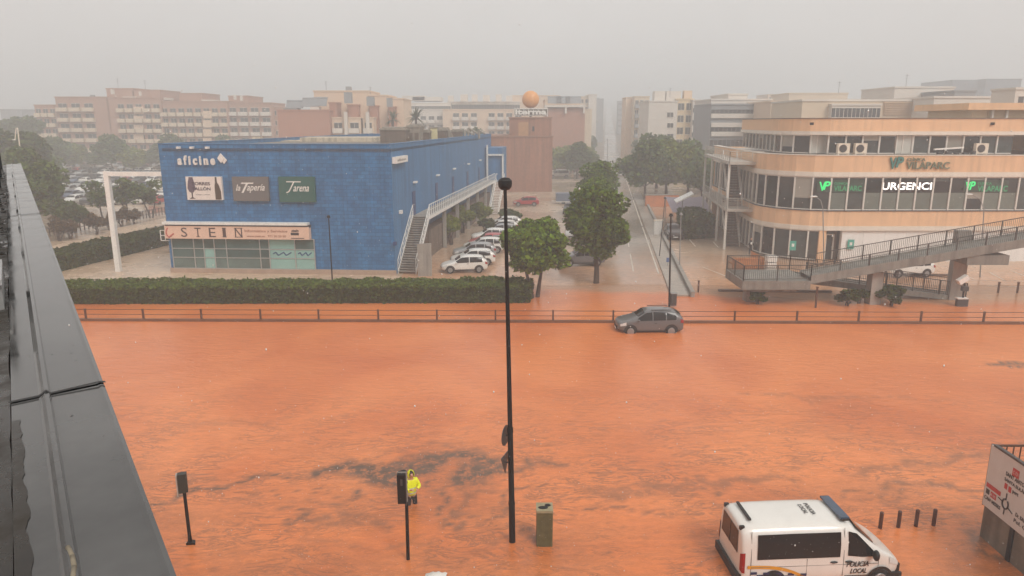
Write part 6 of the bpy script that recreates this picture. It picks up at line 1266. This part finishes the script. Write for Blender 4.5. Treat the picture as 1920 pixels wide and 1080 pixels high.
for px0, px1, pt in ((250, 268, 200), (380, 396, 208)):
    for k in range(4):
        p = at(px0, pt+17*k, 221.7); q = at(px1, pt+17*k, 221.7); mb = MB(); mb.box(p.x, q.x, 221.7, 221.95, p.z-2.2, p.z); obj('panel', mb, m_fcream, b)
b = building('orange brick and cream block with solar panels just behind the blue roof', 168, [
    (520, 617, 208, 0, m_fbrick2, 'none', 0, 0), (617, 630, 194, 3, m_fbrick2, 'none', 0, 0), (588, 692, 172, 8, m_fcream, 'none', 0, 0), (690, 726, 180, 8, m_fcream, 'none', 0, 0), (724, 756, 186, 9, m_fcream, 'none', 0, 0),
    (622, 645, 222, 2, m_fcream, 'bal', 1, 4), (652, 676, 222, 2, m_fcream, 'bal', 1, 4), (680, 700, 222, 2, m_fcream, 'bal', 1, 4), (651, 672, 198, 6, m_fbrick2, 'none', 0, 0), (692, 708, 200, 6, m_fbrick2, 'none', 0, 0), (728, 740, 202, 6, m_fbrick2, 'none', 0, 0)])
for px in (645, 648, 686, 689):
    p = at(px, 210, 169); mb = MB(); mb.box(p.x, p.x+.35, 168.6, 169.2, 0, p.z); obj('pilaster', mb, m_fwhite, b)
roof_bits(b, 170, [(552, 203, 4, 1.6, m_sol, 'solar_panel'), (582, 200, 4, 1.8, m_sol, 'solar_panel'), (600, 199, 3, 1.8, m_sol, 'solar_panel'), (545, 207, 3, .5, m_fgrey, 'chimney'), (590, 207, 2, .8, m_fwhite, 'chimney'), (652, 190, 1.6, 2, m_fgrey, 'chimney'), (694, 195, 1.6, 1.6, m_fgrey, 'chimney'), (730, 197, 1.2, 1.6, m_fgrey, 'chimney')])
roof_bits(b, 177, [(612, 172, 1, 2.5, m_fgrey, 'antenna'), (653, 172, 1.2, 1.2, m_fgrey, 'chimney'), (695, 180, .9, 2.2, m_fgrey, 'antenna')])
b = building('long white terraced block with dark ribbon windows under the mist beyond the blue roof', 262, [
    (755, 845, 194, 0, m_fwhite, 'band', 10, 1, {'top': .9, 'h': 2.0}), (840, 975, 192, 4, m_fwhite, 'band', 14, 1, {'top': .8, 'h': 2.0}), (830, 980, 206, -14, m_fcream, 'bal', 9, 3, {'top': 1.0, 'skip': (0, 4)}), (770, 832, 206, -10, m_fwhite, 'bal', 4, 3, {'top': 2.0}), (960, 1050, 180, 12, m_fcream, 'none', 0, 0)])
roof_bits(b, 262, [(775, 186, 8, 1.2, m_fwhite, 'chimney'), (800, 187, 10, 1, m_fwhite, 'chimney'), (845, 188, 2, 1.6, m_fwhite, 'chimney'), (870, 188, 2.5, 2, m_fwhite, 'chimney'), (890, 188, 2, 2, m_fwhite, 'chimney'), (912, 188, 2.4, 1.8, m_fwhite, 'chimney'), (935, 188, 2, 2, m_fwhite, 'chimney'), (955, 188, 2.2, 1.6, m_fwhite, 'chimney'), (1038, 180, .8, 3, m_fwhite, 'antenna')])
b = building('reddish brick gable block with white roof pergola left of the street', 212, [(1026, 1097, 205, 0, m_fbrick2, 'none', 0, 0), (1096, 1110, 206, 1, m_fbeige, 'none', 0, 0, {'dep': 30}), (955, 1027, 222, 4, m_fbrick2, 'bal', 4, 3), (1022, 1088, 188, 6, m_fcream, 'none', 0, 0, {'zb': 14})])
p, q = at(1022, 199, 211), at(1097, 199, 211); mb = MB(); mb.box(p.x, q.x, 211, 219, p.z-.3, p.z+.3)
for x in (p.x+.1, (p.x+q.x)/2, q.x-.5): mb.box(x, x+.5, 211, 211.5, p.z-2.0, p.z-.3)
obj('pergola', mb, m_fwhite, b); roof_bits(b, 214, [(1040, 194, 4, 1.8, m_sol, 'solar_panel'), (1056, 194, 4, 1.8, m_sol, 'solar_panel'), (1075, 194, 4.5, 1.8, m_sol, 'solar_panel')])
building('pale misty flats with white tower edge on the left of the far street', 290, [(1085, 1118, 182, 0, m_fbeige, 'win', 3, 6, {'dep': 40}), (1104, 1119, 178, -2, m_fwhite, 'none', 0, 0), (1118, 1132, 186, 70, m_fgrey, 'none', 0, 0)])
building('grey misty flats farther along the left of the street', 430, [(1100, 1124, 184, 0, m_fgrey, 'win', 3, 5, {'dep': 20})])
building('cream and grey balconied flats on the right of the far street', 235, [(1174, 1192, 184, 0, m_fcream, 'none', 0, 0, {'dep': 8}), (1190, 1218, 182, -4, m_fbeige, 'bal', 3, 5, {'bm': m_fgrey, 'dep': 10})])
building('hazy grey flats deep in the mist on the right of the street', 420, [(1160, 1180, 190, 0, m_fgrey, 'win', 4, 5, {'dep': 6})])
b = building('blank white block with few windows behind the big dark trees', 185, [(1217, 1271, 191, 0, m_fwhite, 'none', 0, 0), (1270, 1301, 187, 3, m_fpale, 'win', 2, 4, {'h': 1.6}), (1300, 1336, 189, 1, m_fwhite, 'band', 2, 4, {'h': 1.0, 'top': 1.8, 'fr': m_fgrey})])
for k in range(3):
    p = at(1257, 211+20*k, 184.9); inst('window', wmesh(1.5, 1.1), b, (p.x, 185, p.z-1.1))
roof_bits(b, 190, [(1238, 186, 3, 2, m_fwhite, 'chimney'), (1262, 186, 4, 2, m_fwhite, 'chimney'), (1290, 185, 2, 2, m_fcream, 'chimney'), (1256, 183, .9, 2.4, m_fgrey, 'antenna')])
b = building('dark grey glazed office with pale floor bands behind the clinic', 150, [(1334, 1448, 197, 0, m_fgrey, 'band', 7, 4, {'h': 1.5, 'top': .9, 'fr': m_fgrey}), (1334, 1448, 188, 5, m_fwhite, 'none', 0, 0, {'zb': 16}), (1366, 1402, 178, 9, m_fwhite, 'none', 0, 0, {'zb': 16})])
for k in range(3): p = at(1334, 213+17*k, 149.7); q = at(1448, 213+17*k, 149.7); mb = MB(); mb.box(p.x, q.x, 149.6, 149.97, p.z-.9, p.z); obj('floor_band', mb, m_fwhite, b)
b = building('pinkish flats with terracotta shutters peeping over the clinic roof', 140, [(1446, 1512, 192, 0, m_fcream, 'win', 5, 2, {'top': .8}), (1480, 1590, 176, 60, m_fbeige, 'none', 0, 0)])
for px in (1472, 1493): p = at(px, 208, 139.9); mb = MB(); mb.box(p.x, p.x+1.3, 139.85, 139.97, p.z-.8, p.z+.8); obj('shutter', mb, m_fbrick2, b)
b = building('long beige louvred building directly over the clinic roof', 118, [(1505, 1756, 190, 0, m_fbeige, 'none', 0, 0, {'capm': m_fwhite}), (1560, 1652, 198, -1, m_fwhite, 'band', 6, 1, {'top': .4, 'h': 1.4, 'dep': 2}), (1678, 1790, 165, 30, m_fwhite, 'none', 0, 0)])
for k in range(6): p = at(1658, 192+4.2*k, 117.8); q = at(1752, 192+4.2*k, 117.8); mb = MB(); mb.box(p.x, q.x, 117.7, 117.95, p.z-.12, p.z); obj('louvre', mb, m_fcream, b)
roof_bits(b, 160, [(1572, 175, .9, 2.5, m_fgrey, 'antenna'), (1698, 166, 1, 3, m_fgrey, 'antenna')])
b = building('white block with one dark slot window right of the louvred building', 112, [(1752, 1870, 184, 0, m_fwhite, 'none', 0, 0), (1790, 1830, 172, 25, m_fgrey, 'none', 0, 0)])
p, q = at(1770, 203, 111.9), at(1815, 209, 111.9); mb = MB(); mb.box(p.x, q.x, 111.9, 111.98, q.z, p.z); obj('window', mb, m_fglass, b)
b = building('slate grey tower on the right skyline fading into the mist', 330, [(1786, 1846, 151, 0, m_tower, 'none', 0, 0, {'dep': 25})], 'tower_block'); b2 = building('slightly bigger slate grey tower at the right picture edge', 325, [(1849, 1916, 149, 0, m_tower, 'none', 0, 0, {'dep': 25})], 'tower_block')
building('white roof turret at the right edge beside the clinic roof', 100, [(1905, 1940, 168, 0, m_fwhite, 'win', 1, 1, {'dep': 5})], 'turret')
building('row of pale misty houses far behind the long white block', 380, [(700, 760, 186, 0, m_fbeige, 'win', 5, 3), (1000, 1085, 182, 0, m_fbeige, 'win', 6, 3), (0, 40, 206, -60, m_fgrey, 'none', 0, 0)], 'house_row')
building('pale misty flats beyond the clinic on the right skyline', 300, [(1440, 1560, 178, 0, m_fcream, 'win', 9, 2), (1560, 1700, 186, 20, m_fwhite, 'win', 9, 2)], 'apartment_block')
# ================================================================== trees
pt = lambda px, py, z=0: g(px, py, z)
T_near = tree_meshes(11, 6.1, 3.2, 1.7, 12000, .26, m_leaf_st, .9, .17, 2, 34)
T_mid = tree_meshes(12, 7.7, 3.1, 2.2, 13000, .26, m_leaf_st, 1.0, .24, 1, 36)
q = g(1004, 558); plant_tree(T_near, q, 'bushy dark green tree with forked trunks at the end of the hedge')
q = g(1118, 531); plant_tree(T_mid, q, 'round dark green street tree at the near left kerb of the street', None, .4)
plant_tree(T_mid, (9.0, 76, 0), 'street tree with lighter crown just behind the nearest kerb tree', None, 2.2, .93)
plant_tree(T_mid, (11.4, 95, 0), 'street tree third from the camera along the left kerb', None, 4, 1.02)
T_b1 = tree_meshes(21, 10.5, 4.9, 1.5, 5600, .55, m_leaf_far, .95, .3, 1, 24); T_b2 = tree_meshes(22, 9.0, 5.0, 1.2, 5600, .55, m_leaf_br, .9, .3, 1, 24); T_b3 = tree_meshes(23, 8.0, 4.5, 1.3, 4400, .5, m_leaf_far, .9, .25, 2, 20); T_sp = tree_meshes(25, 6.4, 3.2, 2.0, 1300, .34, m_leaf_far, .9, .14, 2, 18); T_pine = tree_meshes(24, 15, 5.2, 8.0, 3600, .55, m_leaf_far, .7, .3, 1, 16)
GR = 'trees right of the far street'
for k, (px, Y, T, s, lb) in enumerate(((1212, 124, T_b1, 1.0, 'big dark tree at the left end of the clump right of the street'), (1252, 129, T_b2, 1.18, 'big tree with the palest olive crown in the clump right of the street'), (1293, 133, T_b1, .98, 'dark tree at the clinic end of the clump right of the street'), (1233, 146, T_b1, 1.06, 'dark tree behind the palest crown right of the street'), (1325, 120, T_b3, 1.0, 'low dark tree tucked between the clump and the fire stair'), (1346, 138, T_b3, 1.1, 'dark treetop showing over the fire stair landing'))):
    plant_tree(T, (at(px, 300, Y).x, Y, 0), lb, GR, k*1.3, s)
lbl = 'misty street tree along the far right side of the street'
for k, Y in enumerate((165, 190, 215, 245, 280, 320, 370, 430)): plant_tree(T_b3 if k % 2 else T_b1, (sxr(Y)+6.5+2*(k % 2), Y, terr(Y)), lbl, 'far right street trees', k*.9, .95+.1*math.sin(k*2))
lbl = 'misty street tree along the far left side of the street'
for k, Y in enumerate((170, 195, 222, 250, 285, 325, 375, 440)): plant_tree(T_b3 if k % 2 else T_b1, (sxl(Y)-6-1.5*(k % 2), Y, terr(Y)), lbl, 'far left street trees', k*1.1, .85+.1*math.sin(k*2.7))
for k, (px, Y) in enumerate(((1046, 185), (1070, 190), (1090, 200), (1040, 205), (1062, 210), (1105, 178))): plant_tree((T_b2, T_b3)[k % 2], (at(px, 300, Y).x, Y, 0), 'soft green tree in the grove behind the white van', 'grove behind the white van', k*1.7, .82+.06*math.sin(k))
for k, (px, py, T, s, lb) in enumerate(((138, 437, T_b3, .56, 'dark rounded tree nearest the portal frame among the left hand trees'), (72, 432, T_b1, .82, 'dark tree beside the roof coping at far left'), (66, 405, T_b1, .95, 'taller dark tree behind the two nearest at far left'), (196, 418, T_sp, .9, 'tree directly behind the white portal leg'), (242, 413, T_sp, .95, 'tree framed by the white portal'), (284, 408, T_sp, .85, 'tree between the portal and the blue wall'), (48, 372, T_b1, 1.15, 'big dark tree behind the pale two armed lamp'))):
    q = g(px, py); plant_tree(T, q, lb, 'trees on the left of the portal', k*1.9, s)
for k in range(15):
    px = -10+k*36+8*math.sin(k*3.1); Y = 196+10*math.sin(k*1.7); plant_tree((T_b1, T_b2, T_b3)[k % 3], (at(px, 260, Y).x, Y, 0), 'hazy tree in the belt in front of the salmon brick block', 'tree belt before the brick block', k*2.1, .86+.14*math.sin(k*2.3))
for k in range(5):
    px = -20+k*22; Y = 150+6*math.sin(k*2.9); plant_tree((T_b1, T_b3)[k % 2], (at(px, 290, Y).x if px < 130 else at(20+k*5, 290, Y+20).x, Y, 0), 'tree in the darker belt beside the far left car park', 'trees beside the far left car park', k*1.1, .95+.12*math.sin(k))
for px, s, lb in ((22, 1.0, 'tall umbrella pine at the far left skyline'), (48, 1.06, 'taller umbrella pine right of its neighbour at the left skyline')): plant_tree(T_pine, (at(px, 260, 205).x, 205, 0), lb, None, px, s, name='pine_tree')
for px, Y, T, s, lb in ((705, 128, T_b3, 1.45, 'dark bushy treetop behind the concrete roof walls of the blue building'), (745, 140, T_b3, 1.55, 'grey green treetop beside the palm behind the blue roof'), (905, 150, T_b3, 1.35, 'treetop between the far roof pipes and the brick tower'), (875, 170, T_b1, 1.15, 'greyish treetop left of the brick tower'), (520, 180, T_b3, 1.0, 'hazy tree against the left edge of the orange brick wall')): plant_tree(T, (at(px, 250, Y).x, Y, 0), lb, None, px, s)
# palm
def palm(px, Y, py, label, r=2.8):
    p = at(px, py, Y); t = thing('palm_tree', label, 'palm', (p.x, Y, 0)); mb = MB(); mb.tube((p.x, Y, -.2), (p.x+.2, Y, p.z), .35, .22, 9); obj('trunk', mb, m_trunk, t); rr = random.Random(px); mb = MB()
    for k in range(46):
        a = rr.random()*6.283; el = rr.uniform(-.5, 1.35); pr = Vector((p.x+.2, Y, p.z)); d = Vector((math.cos(a)*math.cos(el), math.sin(a)*math.cos(el), math.sin(el))); sd = d.cross(UZ).normalized()*.22; L = r/6
        for i in range(6):
            q = pr+d*L; w0, w1 = 1-abs(i-2)/4.5, 1-abs(i-1)/5.5; mb.face(pr-sd*w0, pr+sd*w0, q+sd*max(.1, w1-.15), q-sd*max(.1, w1-.15)); pr = q; d = (d+Vector((0, 0, -.16))).normalized()
    obj('crown', mb, m_palm, t)
palm(778, 150, 222, 'spiky palm crown rising behind the middle of the blue roof'); palm(735, 165, 224, 'smaller grey palm left of the spiky palm', 2.4)
# shrubs
T_sh = tree_meshes(31, 3.6, 1.6, .5, 2600, .26, m_leaf_br, .95, .09, 3, 14); T_dry = tree_meshes(32, 2.2, 1.3, .3, 700, .22, leafmat("dry_leaves", (98, 82, 58), .4), .9, .06, 4, 12); T_dk = tree_meshes(33, 1.5, 1.3, .2, 900, .2, m_leaf_hg, .9, .06, 3, 10)
for k, (px, py, s, T, lb) in enumerate(((846, 459, 1.0, T_sh, 'olive green bush growing below the white gallery railing'), (868, 437, 1.05, T_sh, 'taller olive bush behind the first under the gallery'), (901, 424, .95, T_sh, 'slim bush under the far end of the gallery'))): plant_tree(T, g(px, py), lb, 'bushes under the gallery', k, s, name='bush', cat='bush')
for k, (px, py, s) in enumerate(((112, 452, 1.3), (132, 448, 1.0), (182, 440, 1.2), (206, 432, .9), (228, 425, 1.2), (252, 420, .9))): plant_tree(T_dry, g(px, py), 'dry brown shrub in the bed beside the far left footpath', 'dry shrubs beside the footpath', k, s, name='shrub', cat='shrub')
for k, (px, py, s, lb) in enumerate(((1588, 573, 1.0, 'dark flooded shrub just left of the slim bridge pier'), (1610, 569, .8, 'small dark shrub touching the slim bridge pier'), (1672, 573, 1.1, 'dark flooded shrub right of the slim bridge pier'), (1420, 570, .8, 'dark shrub at the foot of the landing pier'), (918, 440, 1.5, 'dark bush behind the parked row beside the black lamp post'), (955, 420, 1.6, 'dark rounded bush between the far parked cars and the lot'))): plant_tree(T_dk, g(px, py), lb, None, k, s, name='shrub', cat='shrub')
# ================================================================== rain mist hanging over the town
hz = bpy.data.materials.new("rain_haze"); hz.use_nodes = True; n = hz.node_tree.nodes; n.remove(n["Principled BSDF"]); v = n.new("ShaderNodeVolumePrincipled")
v.inputs["Color"].default_value = (.82, .86, .89, 1); v.inputs["Density"].default_value = .0029; v.inputs["Anisotropy"].default_value = 0.0
hz.node_tree.links.new(v.outputs[0], n["Material Output"].inputs["Volume"])
mb = MB(); mb.box(-940, 940, -95, 1420, -1.6, 54); tag(obj('haze', mb, hz), kind='stuff')
# ================================================================== falling rain, near drops
rng = np.random.default_rng(77); N = 9000; mb = MB(); oc = np.array([(0, 0, 1), (1, 0, 0), (0, 1, 0), (-1, 0, 0), (0, -1, 0), (0, 0, -1)]); ofc = [(0, 1, 2), (0, 2, 3), (0, 3, 4), (0, 4, 1), (5, 2, 1), (5, 3, 2), (5, 4, 3), (5, 1, 4)]
P = np.stack([rng.uniform(-9, 9, N), rng.uniform(1.6, 13, N), rng.uniform(4.5, 15, N)], 1); r_ = rng.uniform(.002, .0034, N)
V = (P[:, None, :]+oc[None]*r_[:, None, None]*np.array([1, 1, 1.5])).reshape(-1, 3); mb.v = [tuple(v) for v in V]; mb.f = [tuple(i*6+k for k in f) for i in range(N) for f in ofc]; mb.m = [0]*len(mb.f)
tag(obj('rain', mb, mat("rain_water", (225, 225, 222), .1, .0, 1, spec=.8), None, True), kind='stuff')
